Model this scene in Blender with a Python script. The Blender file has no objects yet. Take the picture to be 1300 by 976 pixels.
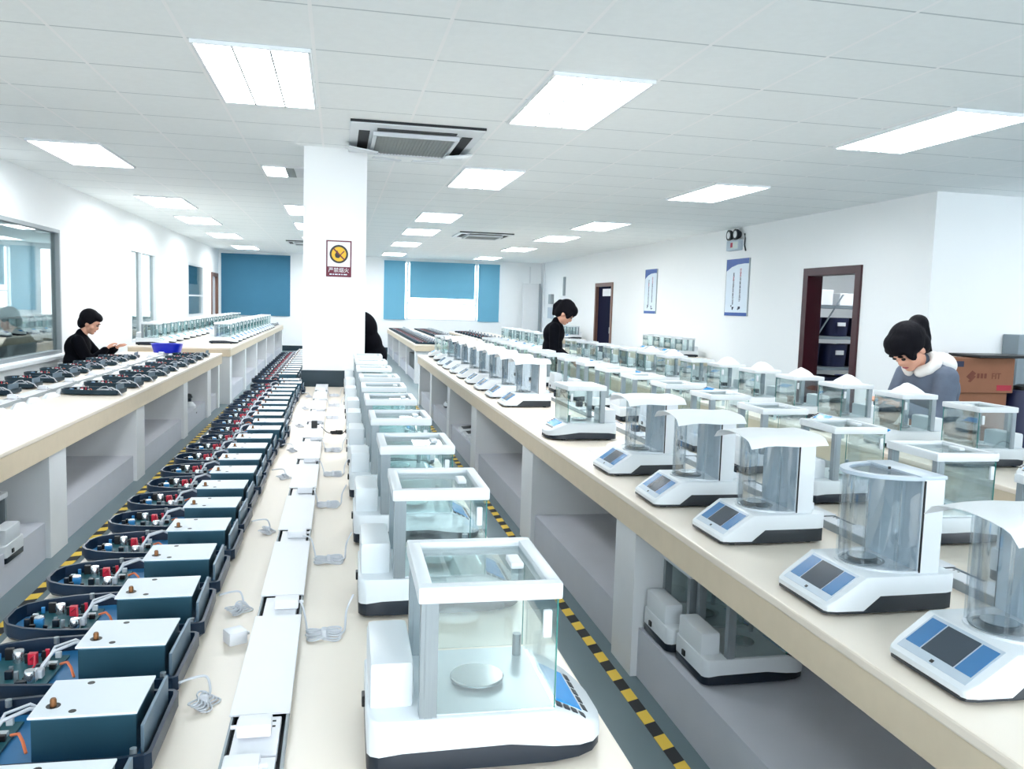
import bpy, bmesh, math, random
from mathutils import Vector, Matrix, Euler

SC = bpy.context.scene
COL = SC.collection
PI = math.pi
rnd = random.Random(7)

# ------------------------------------------------------------------ camera
YAW, PITCH, ROLL, FPX, CAMH = 0.20722, 0.09359, 0.03056, 1060.58, 1.6
_f = Vector((math.sin(YAW) * math.cos(PITCH), math.cos(YAW) * math.cos(PITCH), -math.sin(PITCH)))
_r = Vector((math.cos(YAW), -math.sin(YAW), 0))
_u = _r.cross(_f)
_r2 = _r * math.cos(ROLL) + _u * math.sin(ROLL)
_u2 = -_r * math.sin(ROLL) + _u * math.cos(ROLL)
cam_data = bpy.data.cameras.new('camera')
cam = bpy.data.objects.new('camera', cam_data)
COL.objects.link(cam)
cam.matrix_world = Matrix(((_r2.x, _u2.x, -_f.x, 0), (_r2.y, _u2.y, -_f.y, 0), (_r2.z, _u2.z, -_f.z, CAMH), (0, 0, 0, 1)))
cam_data.sensor_fit = 'HORIZONTAL'
cam_data.sensor_width = 36
cam_data.lens = 36 * FPX / 1300
cam_data.clip_start = 0.02
SC.camera = cam

# ------------------------------------------------------------------ light and exposure
world = bpy.data.worlds.new('daylight')
SC.world = world
world.use_nodes = True
bg = world.node_tree.nodes['Background']
bg.inputs[0].default_value = (0.86, 0.94, 1.0, 1)
bg.inputs[1].default_value = 3.8
LAMP_STRENGTH = 9.5
LAMP_COLOR = (0.93, 0.97, 1.0)
SC.view_settings.view_transform = 'Standard'
SC.view_settings.look = 'None'
SC.view_settings.gamma = 1
SC.view_settings.use_curve_mapping = False
SC.view_settings.exposure = 0.93
SC.cycles.transparent_max_bounces = 40
SC.cycles.max_bounces = 14
SC.cycles.diffuse_bounces = 6
SC.cycles.glossy_bounces = 5
SC.cycles.use_denoising = True

# ------------------------------------------------------------------ materials
def srgb(h):
    v = [int(h[i:i + 2], 16) / 255 for i in (0, 2, 4)]
    return tuple(c / 12.92 if c <= 0.04045 else ((c + 0.055) / 1.055) ** 2.4 for c in v) + (1,)

def mat(name, col, rough=0.5, metal=0.0, vary=0.05, scale=6.0, bump=0.0, spec=0.5, stretch=None):
    m = bpy.data.materials.new(name)
    m.use_nodes = True
    nt = m.node_tree
    b = nt.nodes['Principled BSDF']
    c = srgb(col) if isinstance(col, str) else col
    b.inputs['Roughness'].default_value = rough
    b.inputs['Metallic'].default_value = metal
    b.inputs['Specular IOR Level'].default_value = spec
    tc = nt.nodes.new('ShaderNodeTexCoord')
    mp = nt.nodes.new('ShaderNodeMapping')
    if stretch:
        mp.inputs['Scale'].default_value = stretch
    nz = nt.nodes.new('ShaderNodeTexNoise')
    nz.inputs['Scale'].default_value = scale
    nz.inputs['Detail'].default_value = 5
    mx = nt.nodes.new('ShaderNodeMixRGB')
    lo = tuple(x * (1 - vary) for x in c[:3]) + (1,)
    hi = tuple(min(1, x * (1 + vary)) for x in c[:3]) + (1,)
    mx.inputs[1].default_value = lo
    mx.inputs[2].default_value = hi
    nt.links.new(tc.outputs['Object'], mp.inputs[0])
    nt.links.new(mp.outputs[0], nz.inputs[0])
    nt.links.new(nz.outputs[0], mx.inputs[0])
    nt.links.new(mx.outputs[0], b.inputs['Base Color'])
    if bump:
        bp = nt.nodes.new('ShaderNodeBump')
        bp.inputs['Strength'].default_value = bump
        bp.inputs['Distance'].default_value = 0.01
        nt.links.new(nz.outputs[0], bp.inputs['Height'])
        nt.links.new(bp.outputs[0], b.inputs['Normal'])
    return m

def glass_mat(name, tint=(0.93, 0.975, 0.975, 1), base=0.06, edge=0.5):
    m = bpy.data.materials.new(name)
    m.use_nodes = True
    nt = m.node_tree
    nt.nodes.remove(nt.nodes['Principled BSDF'])
    out = nt.nodes['Material Output']
    tr = nt.nodes.new('ShaderNodeBsdfTransparent')
    tr.inputs[0].default_value = tint
    gl = nt.nodes.new('ShaderNodeBsdfGlossy')
    gl.inputs['Roughness'].default_value = 0.02
    lw = nt.nodes.new('ShaderNodeLayerWeight')
    lw.inputs[0].default_value = 0.35
    mr = nt.nodes.new('ShaderNodeMapRange')
    mr.inputs['To Min'].default_value = base
    mr.inputs['To Max'].default_value = edge
    mx = nt.nodes.new('ShaderNodeMixShader')
    nt.links.new(lw.outputs['Fresnel'], mr.inputs['Value'])
    nt.links.new(mr.outputs[0], mx.inputs[0])
    nt.links.new(tr.outputs[0], mx.inputs[1])
    nt.links.new(gl.outputs[0], mx.inputs[2])
    nt.links.new(mx.outputs[0], out.inputs[0])
    return m

def emit_mat(name, col, strength):
    m = bpy.data.materials.new(name)
    m.use_nodes = True
    nt = m.node_tree
    b = nt.nodes['Principled BSDF']
    b.inputs['Base Color'].default_value = (0.8, 0.8, 0.8, 1)
    b.inputs['Emission Color'].default_value = tuple(col) + (1,)
    b.inputs['Emission Strength'].default_value = strength
    return m

def lamp_mat():
    # louvred troffer: brighter along each tube, cross blades every few centimetres
    m = bpy.data.materials.new('lamp_louvre')
    m.use_nodes = True
    nt = m.node_tree
    b = nt.nodes['Principled BSDF']
    b.inputs['Base Color'].default_value = (0.8, 0.8, 0.8, 1)
    b.inputs['Emission Color'].default_value = LAMP_COLOR + (1,)
    tc = nt.nodes.new('ShaderNodeTexCoord')
    wv = nt.nodes.new('ShaderNodeTexWave')
    wv.bands_direction = 'Y'
    wv.inputs['Scale'].default_value = 3.2
    mr = nt.nodes.new('ShaderNodeMapRange')
    mr.inputs['To Min'].default_value = LAMP_STRENGTH * 0.85
    mr.inputs['To Max'].default_value = LAMP_STRENGTH * 1.1
    nt.links.new(tc.outputs['Object'], wv.inputs[0])
    nt.links.new(wv.outputs['Fac'], mr.inputs['Value'])
    nt.links.new(mr.outputs[0], b.inputs['Emission Strength'])
    return m

def ceiling_mat():
    m = mat('ceiling_tiles', 'F4F8F8', 0.9, vary=0.03, scale=18, bump=0.15)
    nt = m.node_tree
    b = nt.nodes['Principled BSDF']
    old = b.inputs['Base Color'].links[0].from_socket
    tc = nt.nodes.new('ShaderNodeTexCoord')
    sp = nt.nodes.new('ShaderNodeSeparateXYZ')
    nt.links.new(tc.outputs['Object'], sp.inputs[0])
    def line(sock, off, pitch, half):
        a = nt.nodes.new('ShaderNodeMath'); a.operation = 'SUBTRACT'; a.inputs[1].default_value = off
        p = nt.nodes.new('ShaderNodeMath'); p.operation = 'PINGPONG'; p.inputs[1].default_value = pitch / 2
        l = nt.nodes.new('ShaderNodeMath'); l.operation = 'LESS_THAN'; l.inputs[1].default_value = half
        nt.links.new(sock, a.inputs[0]); nt.links.new(a.outputs[0], p.inputs[0]); nt.links.new(p.outputs[0], l.inputs[0])
        return l.outputs[0]
    lx = line(sp.outputs[0], -0.15, 0.695, 0.010)
    ly = line(sp.outputs[1], 5.05, 0.735, 0.007)
    m1 = nt.nodes.new('ShaderNodeMixRGB'); m1.inputs[2].default_value = srgb('C6CDD0')
    m2 = nt.nodes.new('ShaderNodeMixRGB'); m2.inputs[2].default_value = srgb('FBFCFC')
    nt.links.new(ly, m1.inputs[0]); nt.links.new(old, m1.inputs[1])
    nt.links.new(lx, m2.inputs[0]); nt.links.new(m1.outputs[0], m2.inputs[1])
    nt.links.new(m2.outputs[0], b.inputs['Base Color'])
    return m

M = dict(
    wall=mat('wall_paint', 'F7F9FA', 0.85, vary=0.012, scale=2, bump=0.03),
    ceiling=ceiling_mat(),
    floor=mat('floor_paint', '677A80', 0.35, vary=0.08, scale=3, bump=0.02),
    white=mat('white_plastic', 'DCE1E5', 0.35, vary=0.01),
    warmwhite=mat('off_white_board', 'E6E8EA', 0.6, vary=0.03, scale=8),
    board=mat('grey_board', 'C8CBD4', 0.6, vary=0.06, scale=5),
    bench=mat('beige_laminate', 'F5E8D8', 0.32, vary=0.03, scale=4, stretch=(3, 0.4, 1)),
    edge=mat('beige_edge', 'DFCEB4', 0.45, vary=0.06, scale=14),
    track=mat('white_aluminium_trunking', 'ECECF0', 0.4, vary=0.015),
    gap=mat('dark_slot', '1B1E24', 0.7),
    navy=mat('navy_plastic', '0A1826', 0.35, vary=0.1),
    char=mat('charcoal_plastic', '23292F', 0.4, vary=0.08),
    tray=mat('navy_casting', '10283F', 0.35, metal=0.2, vary=0.25, scale=9),
    trayfloor=mat('blue_casting_floor', '2C7DB4', 0.4, metal=0.1, vary=0.3, scale=12),
    traydark=mat('dark_teal_casting', '12303F', 0.38, metal=0.25, vary=0.2, scale=9),
    box=mat('grey_steel_cover', '355B6B', 0.35, metal=0.5, vary=0.15, scale=5),
    lid=mat('pale_toplit_cover', 'E4E9EE', 0.4, vary=0.02),  # light from above put into the colour of the box top
    tab=mat('grey_end_plate', '6C8191', 0.4, metal=0.5, vary=0.1),
    brass=mat('brass', '7C5230', 0.4, metal=0.6, vary=0.15, scale=40),
    alu=mat('brushed_aluminium', '949DA2', 0.38, metal=0.55, vary=0.1, scale=30, stretch=(12, 12, 0.4)),
    steel=mat('polished_steel', 'C6CBCE', 0.18, metal=0.9, vary=0.04),
    plate=mat('silver_floor_plate', 'D5DADE', 0.3, metal=0.3, vary=0.03),
    housing=mat('pale_grey_housing', 'A9B7C1', 0.4, vary=0.04),
    lcd=mat('blue_display', '2B9BE8', 0.2, vary=0.12, scale=12),
    lcdblue=mat('blue_touch_panel', '3F79AD', 0.2, vary=0.15, scale=9),
    lcddark=mat('dark_screen', '3A4652', 0.15, vary=0.12, scale=9),
    panel=mat('silver_control_panel', 'B9C6D2', 0.35, vary=0.05),
    glass=glass_mat('clear_glass'),
    acryl=glass_mat('clear_acrylic', (0.95, 0.972, 0.985, 1), 0.05, 0.38),
    gedge=mat('green_glass_edge', '2F7F78', 0.2, vary=0.05),
    winglass=glass_mat('window_glass', (0.88, 0.94, 0.94, 1), 0.14, 0.6),
    pcb=mat('green_circuit_board', '175A66', 0.45, vary=0.3, scale=60),
    red=mat('red_part', 'C8213B', 0.4, vary=0.1),
    black=mat('black_plastic', '0A0B0F', 0.4, vary=0.1),
    orange=mat('orange_wire', 'E77A4B', 0.5),
    cable=mat('white_cable', 'D4D6DC', 0.5, vary=0.02),
    paper=mat('white_foam_sheet', 'ECEEF0', 0.7, vary=0.01),
    yellow=mat('yellow_tape', 'EFC94A', 0.6, vary=0.05),
    tapeblack=mat('black_tape', '15181C', 0.6, vary=0.1),
    blind=mat('blue_roller_blind', '6CACC8', 0.8, vary=0.04, scale=3),
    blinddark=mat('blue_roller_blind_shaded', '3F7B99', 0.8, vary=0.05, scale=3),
    frame=mat('window_frame_white', 'E9EDF0', 0.5, vary=0.02),
    framegrey=mat('window_frame_grey', '9AA3A8', 0.5, vary=0.03),
    maroon=mat('maroon_door_wood', '3C0F1B', 0.35, vary=0.15, scale=12, stretch=(1, 1, 0.15)),
    brown=mat('brown_door_wood', '7E5C4E', 0.45, vary=0.1, scale=12),
    skirt=mat('dark_tile_skirting', '132E3A', 0.35, vary=0.1),
    doornavy=mat('navy_door_leaf', '0B0D2C', 0.8, vary=0.1, spec=0.1),
    signmaroon=mat('sign_maroon', '6A1430', 0.5, vary=0.05),
    signyellow=mat('sign_yellow', 'E8B820', 0.5, vary=0.05),
    blue=mat('vivid_blue_plastic', '1226C4', 0.35, vary=0.1),
    posterblue=mat('poster_blue', '1D4FA0', 0.4, vary=0.06),
    poster=mat('poster_pale', 'DCE8F3', 0.35, vary=0.05),
    ink=mat('ink', '1C2440', 0.6),
    inkred=mat('ink_red', 'B02C4A', 0.6),
    carton=mat('brown_cardboard', '875A42', 0.85, vary=0.08, scale=7, bump=0.05),
    cartondark=mat('cardboard_print', '6B3A2C', 0.85, vary=0.1),
    labelred=mat('carton_red_label', 'A02838', 0.7, vary=0.1),
    grille=mat('grille_grey', '8E9493', 0.6, vary=0.1, scale=30),
    skin=mat('skin', 'D9A48C', 0.55, vary=0.05, scale=10, spec=0.3),
    hair=mat('black_hair', '0B0A12', 0.75, vary=0.3, scale=40, stretch=(1, 1, 0.15), spec=0.15, bump=0.8),
    jacket=mat('black_navy_jacket', '06070F', 0.85, vary=0.3, scale=20, bump=0.3, spec=0.1),
    hoodie=mat('grey_blue_hoodie', '5D6778', 0.85, vary=0.38, scale=7, bump=1.0),
    cream=mat('cream_hood', 'E9E6E2', 0.85, vary=0.05, bump=0.2),
    trousers=mat('dark_trousers', '1A1D2A', 0.85, vary=0.2),
    lips=mat('lips', 'A8525A', 0.5),
    rackgrey=mat('rack_grey_steel', '8B979E', 0.45, metal=0.4, vary=0.05),
    binblue=mat('blue_bin', '1B3FA5', 0.4, vary=0.1),
    navybin=mat('navy_bin', '1A2145', 0.45, vary=0.15),
    lamp=None,
)
M['lamp'] = lamp_mat()
M['exit'] = mat('exit_face', 'C9D4D0', 0.4)

# ------------------------------------------------------------------ mesh builder
class MB:
    def __init__(s):
        s.v = []; s.f = []; s.mi = []; s.m = 0
    def add(s, vs, fs):
        o = len(s.v)
        s.v += [tuple(p) for p in vs]
        for f in fs:
            s.f.append(tuple(i + o for i in f)); s.mi.append(s.m)
        return s
    def box(s, x0, x1, y0, y1, z0, z1, bev=0.0):
        if bev:
            b = min(bev, (x1 - x0) / 2.01, (y1 - y0) / 2.01, (z1 - z0) / 2.01)
            bm = bmesh.new()
            bmesh.ops.create_cube(bm, size=1)
            for v in bm.verts:
                v.co = ((x0 + x1) / 2 + v.co.x * (x1 - x0), (y0 + y1) / 2 + v.co.y * (y1 - y0), (z0 + z1) / 2 + v.co.z * (z1 - z0))
            bmesh.ops.bevel(bm, geom=list(bm.edges), offset=b, segments=2, affect='EDGES', profile=0.6)
            bm.verts.index_update()
            s.add([v.co for v in bm.verts], [[v.index for v in f.verts] for f in bm.faces])
            bm.free()
            return s
        return s.add([(x0, y0, z0), (x1, y0, z0), (x1, y1, z0), (x0, y1, z0), (x0, y0, z1), (x1, y0, z1), (x1, y1, z1), (x0, y1, z1)],
                     [(0, 3, 2, 1), (4, 5, 6, 7), (0, 1, 5, 4), (1, 2, 6, 5), (2, 3, 7, 6), (3, 0, 4, 7)])
    def loft(s, rings, cap=True, closed=True):
        n = len(rings[0]); vs = [p for r in rings for p in r]; fs = []
        for k in range(len(rings) - 1):
            for i in range(n if closed else n - 1):
                j = (i + 1) % n
                fs.append((k * n + i, k * n + j, (k + 1) * n + j, (k + 1) * n + i))
        if cap:
            fs.append(tuple(range(n - 1, -1, -1)))
            fs.append(tuple((len(rings) - 1) * n + i for i in range(n)))
        return s.add(vs, fs)
    def cyl(s, x, y, z0, z1, r, n=20, r1=None):
        r1 = r if r1 is None else r1
        return s.loft([[(x + q * math.cos(2 * PI * i / n), y + q * math.sin(2 * PI * i / n), z) for i in range(n)] for z, q in ((z0, r), (z1, r1))])
    def lathe(s, prof, x=0, y=0, n=24):
        return s.loft([[(x + r * math.cos(2 * PI * i / n), y + r * math.sin(2 * PI * i / n), z) for i in range(n)] for r, z in prof])
    def tube(s, pts, r, n=6):
        pts = [Vector(p) for p in pts]; rings = []
        for i, p in enumerate(pts):
            a = pts[max(i - 1, 0)]; b = pts[min(i + 1, len(pts) - 1)]
            d = (b - a)
            if d.length < 1e-9: d = Vector((0, 0, 1))
            d.normalize()
            up = Vector((0, 0, 1)) if abs(d.z) < 0.95 else Vector((1, 0, 0))
            e1 = d.cross(up).normalized(); e2 = d.cross(e1)
            rings.append([tuple(p + e1 * r * math.cos(2 * PI * k / n) + e2 * r * math.sin(2 * PI * k / n)) for k in range(n)])
        return s.loft(rings)
    def bar(s, p, q, w, h):
        p = Vector(p); q = Vector(q); d = (q - p).normalized()
        up = Vector((0, 0, 1)) if abs(d.z) < 0.95 else Vector((1, 0, 0))
        a = d.cross(up).normalized() * w / 2; b = a.cross(d).normalized() * h / 2
        return s.loft([[tuple(c + a + b), tuple(c - a + b), tuple(c - a - b), tuple(c + a - b)] for c in (p, q)])
    def prism(s, prof, y0, y1):           # polygon in x,z extruded along y
        return s.loft([[(x, y, z) for x, z in prof] for y in (y0, y1)])
    def prismz(s, prof, z0, z1):          # polygon in x,y extruded along z
        return s.loft([[(x, y, z) for x, y in prof] for z in (z0, z1)])
    def hull(s, st, z0f, z1f, r=0.008, inset=0.0):
        # stations (x, halfwidth); bottom and top heights as functions of x; softly rounded upper edge
        rings = []
        for x, w in st:
            w = max(w - inset, 0.002); a = z0f(x); b = z1f(x); q = min(r, (b - a) * 0.45, w * 0.6)
            rings.append([(x, -w, a), (x, w, a), (x, w, b - q), (x, w - q * 0.3, b - q * 0.3), (x, w - q, b), (x, -w + q, b), (x, -w + q * 0.3, b - q * 0.3), (x, -w, b - q)])
        return s.loft(rings)
    def mesh(s, name, mats, smooth=False):
        me = bpy.data.meshes.new(name)
        me.from_pydata(s.v, [], s.f)
        for m in (mats if isinstance(mats, (list, tuple)) else [mats]):
            me.materials.append(m)
        if any(s.mi):
            for p, i in zip(me.polygons, s.mi): p.material_index = i
        bm = bmesh.new(); bm.from_mesh(me)
        bmesh.ops.recalc_face_normals(bm, faces=bm.faces)
        bm.to_mesh(me); bm.free()
        if smooth:
            for p in me.polygons: p.use_smooth = True
            try: me.set_sharp_from_angle(angle=math.radians(35))
            except Exception: pass
        me.update()
        return me
    def build(s, name, mats, parent=None, smooth=False, loc=None):
        o = bpy.data.objects.new(name, s.mesh(name, mats, smooth))
        COL.objects.link(o)
        if parent: o.parent = parent
        if loc: o.location = loc
        return o

def tag(o, label=None, cat=None, group=None, kind=None):
    if label: o['label'] = label
    if cat: o['category'] = cat
    if group: o['group'] = group
    if kind: o['kind'] = kind
    return o
def empty(name, loc=(0, 0, 0), rz=0.0):
    o = bpy.data.objects.new(name, None)
    o.empty_display_size = 0.1
    COL.objects.link(o); o.location = loc; o.rotation_euler = (0, 0, rz)
    return o
def struct(mb, name, mats, parent=None, smooth=False):
    o = mb.build(name, mats, parent, smooth)
    if parent is None: o['kind'] = 'structure'
    return o
def copy_tree(o, parent=None):
    c = o.copy(); COL.objects.link(c)
    if parent: c.parent = parent
    for ch in list(o.children): copy_tree(ch, c)
    return c
class Proto:
    """first use places the original, later uses place copies"""
    def __init__(s, make): s.make = make; s.o = None
    def put(s, loc, rz=0.0, label=None, cat=None, group=None):
        if s.o is None:
            s.o = s.make(); r = s.o
        else: r = copy_tree(s.o)
        r.location = loc; r.rotation_euler = (0, 0, rz)
        for k in ('label', 'category', 'group'):
            if k in r: del r[k]
        tag(r, label, cat, group)
        return r

ORD = ['first', 'second', 'third', 'fourth', 'fifth', 'sixth', 'seventh', 'eighth', 'ninth', 'tenth', 'eleventh', 'twelfth', 'thirteenth',
       'fourteenth', 'fifteenth', 'sixteenth', 'seventeenth', 'eighteenth', 'nineteenth', 'twentieth']
def ordw(i):
    if i < 20: return ORD[i]
    tens = {2: 'twenty', 3: 'thirty', 4: 'forty', 5: 'fifty'}
    n = i + 1
    if n % 10 == 0: return {30: 'thirtieth', 40: 'fortieth', 50: 'fiftieth'}[n]
    return tens[n // 10] + '-' + ORD[n % 10 - 1]

def text_mesh(body, size, name, m, parent, mw, extrude=0.001, align='CENTER'):
    cu = bpy.data.curves.new(name, 'FONT')
    cu.body = body; cu.size = size; cu.extrude = extrude; cu.align_x = align; cu.align_y = 'CENTER'
    cu.resolution_u = 3
    t = bpy.data.objects.new(name, cu); COL.objects.link(t)
    dg = bpy.context.evaluated_depsgraph_get()
    me = bpy.data.meshes.new_from_object(t.evaluated_get(dg))
    bpy.data.objects.remove(t)
    me.materials.clear(); me.materials.append(m)
    o = bpy.data.objects.new(name, me); COL.objects.link(o)
    if parent: o.parent = parent
    o.matrix_local = mw
    return o

# ------------------------------------------------------------------ room
H = 3.02
XL, XR, YF, YN = -3.58, 6.55, 27.0, -3.0
ALC = 8.35      # wall facing the camera on the far right
XA = 9.6
def wall_cells(mb, axis, c0, c1, u0, u1, z0, z1, holes):
    us = sorted({u0, u1} | {h[0] for h in holes} | {h[1] for h in holes})
    zs = sorted({z0, z1} | {h[2] for h in holes} | {h[3] for h in holes})
    for a, b in zip(us, us[1:]):
        for c, d in zip(zs, zs[1:]):
            mu, mz = (a + b) / 2, (c + d) / 2
            if any(h[0] < mu < h[1] and h[2] < mz < h[3] for h in holes): continue
            if axis == 'x': mb.box(c0, c1, a, b, c, d)
            else: mb.box(a, b, c0, c1, c, d)

LW = [(6.6, 12.07, 0.80, 2.41), (15.9, 18.0, 0.74, 2.42), (21.7, 24.0, 1.10, 2.42), (25.45, 26.75, 0.0, 2.31)]
FW = [(-3.48, -1.48, 1.10, 2.93), (1.42, 5.15, 1.06, 2.92)]
RW = [(9.72, 10.87, 0.0, 2.17), (19.6, 20.85, 0.0, 2.18)]
struct(MB().box(-9.0, XA + 0.1, YN - 0.1, YF + 0.15, -0.08, 0), 'floor', M['floor'])
struct(MB().box(-9.0, XA + 0.1, YN - 0.1, YF + 0.15, H, H + 0.08), 'ceiling', M['ceiling'])
w = MB(); wall_cells(w, 'x', XL - 0.12, XL, YN, YF, 0, H, LW); struct(w, 'wall_left', M['wall'])
w = MB(); wall_cells(w, 'y', YF, YF + 0.14, -9.0, XR + 0.12, 0, H, FW + [(-8.6, -5.2, 0.9, 2.9)]); struct(w, 'wall_far', M['wall'])
w = MB(); wall_cells(w, 'x', XR, XR + 0.12, ALC, YF, 0, H, RW); struct(w, 'wall_right', M['wall'])
struct(MB().box(XR + 0.12, XA, ALC, ALC + 0.12, 0, H), 'wall_alcove', M['wall'])
struct(MB().box(XA, XA + 0.1, YN, 14.1, 0, H), 'wall_side', M['wall'])
w = MB(); wall_cells(w, 'y', YN - 0.1, YN, XL - 0.12, XA, 0, H, [(-3.2, 9.2, 0.9, 2.9)]); struct(w, 'wall_near', M['wall'])  # wide opening added behind the camera to let in fill daylight
struct(MB().box(XR + 0.12, XA, 14.0, 14.1, 0, H), 'wall_storeroom', M['wall'])
w = MB(); wall_cells(w, 'x', -8.9, -8.8, 4.0, YF, 0, H, [(16.0, 22.5, 0.9, 2.75)]); struct(w, 'wall_adjoining', M['wall'])
struct(MB().box(-8.8, XL - 0.12, 4.0, 4.1, 0, H), 'wall_adjoining_near', M['wall'])
# daylight wall piece of window in the adjoining room
# skirting boards of dark tile
struct(MB().box(XL, XL + 0.012, YN, 25.4, 0, 0.13), 'baseboard_left', M['skirt'])
b = MB().box(XL, -0.4, YF - 0.012, YF, 0, 0.16); b.box(0.4, XR, YF - 0.012, YF, 0, 0.16); struct(b, 'baseboard_far', M['skirt'])
b = MB().box(XR - 0.012, XR, 8.36, 9.6, 0, 0.13).box(XR - 0.012, XR, 11.0, 19.5, 0, 0.13).box(XR - 0.012, XR, 20.95, YF, 0, 0.13)
struct(b, 'baseboard_right', M['skirt'])

# square pillar with dark tiled foot
pil = empty('trim_1', (-0.035, 8.45, 0)); pil['kind'] = 'structure'
MB().box(-0.29, 0.29, -0.30, 0.30, 0, H).build('pillar', M['wall'], pil)
MB().box(-0.30, 0.30, -0.31, 0.31, 0, 0.935).build('tiled_foot', M['skirt'], pil)

# ---- windows
def window(n, axis, c, u0, u1, z0, z1, mull=(), bars=(), gl=True, fm='frame', t=0.05, depth=0.08, side=1):
    w = empty('window_%d' % n, (0, 0, 0)); w['kind'] = 'structure'
    f = MB()
    def bx(a, b, c_, d, e0=0.0, e1=depth):
        x0, x1 = sorted((c + side * e0, c + side * e1))
        if axis == 'x': f.box(x0, x1, a, b, c_, d)
        else: f.box(a, b, x0, x1, c_, d)
    bx(u0, u1, z0, z0 + t); bx(u0, u1, z1 - t, z1); bx(u0, u0 + t, z0 + t, z1 - t); bx(u1 - t, u1, z0 + t, z1 - t)
    for m in mull: bx(m - 0.03, m + 0.03, z0 + t, z1 - t)
    for (a, b, z) in bars: bx(a, b, z - 0.02, z + 0.02, 0.01, depth - 0.01)
    f.build('window_frame', M[fm], w)
    if gl:
        g = MB(); x0, x1 = sorted((c + side * (depth * 0.5 - 0.003), c + side * (depth * 0.5 + 0.003)))
        if axis == 'x': g.box(x0, x1, u0 + t, u1 - t, z0 + t, z1 - t)
        else: g.box(u0 + t, u1 - t, x0, x1, z0 + t, z1 - t)
        g.build('window_pane', M['winglass' if axis == 'x' else 'glass'], w)
    return w
def blind(name, axis, c, u0, u1, z0, z1, m, parent):
    b = MB()
    n = 24
    pts = []
    for i in range(n + 1):
        z = z0 + (z1 - z0) * i / n
        pts.append((c + 0.004 * math.sin(i * 0.7), z))
    prof = [(x, z) for x, z in pts] + [(x + 0.004, z) for x, z in reversed(pts)]
    if axis == 'y':
        b.loft([[(u, y, z) for y, z in prof] for u in (u0, u1)])
        b.cyl(0, 0, 0, 0.001, 0.001, 6)
        b.box(u0, u1, c - 0.012, c + 0.016, z0 - 0.03, z0)
        b.box(u0, u1, c - 0.03, c + 0.03, z1 - 0.02, z1 + 0.04)
    else:
        b.loft([[(x, u, z) for x, z in prof] for u in (u0, u1)])
        b.box(c - 0.012, c + 0.016, u0, u1, z0 - 0.03, z0)
        b.box(c - 0.03, c + 0.03, u0, u1, z1 - 0.02, z1 + 0.04)
    return b.build(name, M[m], parent)
w1 = window(1, 'x', XL, *LW[0], mull=(9.0,), fm='framegrey', t=0.045, side=-1, depth=0.1)
w2 = window(2, 'x', XL, *LW[1], mull=(16.75,), fm='frame', side=-1, depth=0.1)
w3 = window(3, 'x', XL, *LW[2], bars=((21.7, 24.0, 1.62),), side=-1, depth=0.1)
blind('roller_blind', 'x', XL - 0.15, 21.75, 23.95, 1.95, 2.38, 'blinddark', w3)
MB().box(XL, XL + 0.06, 6.5, 12.15, 0.735, 0.78, 0.006).build('window_sill', M['frame'], w1)
w4 = window(4, 'y', YF, *FW[0], mull=(-2.48,), side=1)
blind('roller_blind', 'y', YF - 0.03, -3.50, -1.46, 1.10, 2.90, 'blinddark', w4)
w5 = window(5, 'y', YF, *FW[1], mull=(2.17, 4.40), bars=((2.2, 4.37, 1.60),), side=1, fm='frame')
blind('roller_blind', 'y', YF - 0.035, 1.42, 2.09, 1.09, 2.88, 'blind', w5)
blind('roller_blind', 'y', YF - 0.035, 2.24, 4.33, 1.80, 2.88, 'blind', w5)
blind('roller_blind', 'y', YF - 0.035, 4.45, 5.15, 1.09, 2.88, 'blind', w5)
w6 = window(6, 'x', -8.8, 16.0, 22.5, 0.9, 2.75, mull=(18.1, 20.3), bars=((16, 22.5, 1.45),), side=-1)
blind('roller_blind', 'x', -8.74, 16.0, 22.5, 1.72, 2.72, 'blind', w6)
window(8, 'y', YN, -3.2, 9.2, 0.9, 2.9, mull=(-0.8, 1.8, 4.2, 6.7), side=-1, gl=False)  # added unseen window, only there to admit fill daylight
w7 = window(7, 'y', YF, -8.6, -5.2, 0.9, 2.9, side=1)

# ---- doors
d1 = empty('door_1'); d1['kind'] = 'structure'
f = MB()
y0, y1, zt = RW[0][0], RW[0][1], RW[0][3]
for a, b, c_, d in ((y0 - 0.10, y0 + 0.02, 0, zt + 0.09), (y1 - 0.02, y1 + 0.10, 0, zt + 0.09), (y0 + 0.02, y1 - 0.02, zt - 0.02, zt + 0.09)):
    f.box(XR - 0.03, XR + 0.15, a, b, c_, d, 0.004)
f.build('door_frame', M['maroon'], d1)
MB().box(XR + 0.17, XR + 0.98, y0 - 0.05, y0 - 0.01, 0.01, zt - 0.03, 0.003).build('door_leaf', M['maroon'], d1)
MB().box(XR + 0.15, XR + 0.21, y1 - 0.02, y1 + 0.10, 0, zt + 0.09, 0.004).build('deep_jamb', M['maroon'], d1)
d2 = empty('door_2'); d2['kind'] = 'structure'
y0, y1, zt = RW[1][0], RW[1][1], RW[1][3]
f = MB()
for a, b, c_, d in ((y0 - 0.07, y0 + 0.02, 0, zt + 0.07), (y1 - 0.02, y1 + 0.07, 0, zt + 0.07), (y0 + 0.02, y1 - 0.02, zt - 0.02, zt + 0.07)):
    f.box(XR - 0.03, XR + 0.13, a, b, c_, d)
f.build('door_frame', M['brown'], d2)
MB().box(XR + 0.05, XR + 0.09, y0 + 0.02, y1 - 0.02, 0.01, zt - 0.02).build('door_leaf', M['doornavy'], d2)
MB().box(XR + 0.03, XR + 0.05, y0 + 0.1, y0 + 0.85, zt - 0.26, zt - 0.08).build('door_notice', M['paper'], d2)
MB().box(XR + 0.0, XR + 0.05, y0 + 0.1, y0 + 0.14, 1.0, 1.15).build('door_handle', M['steel'], d2)
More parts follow.
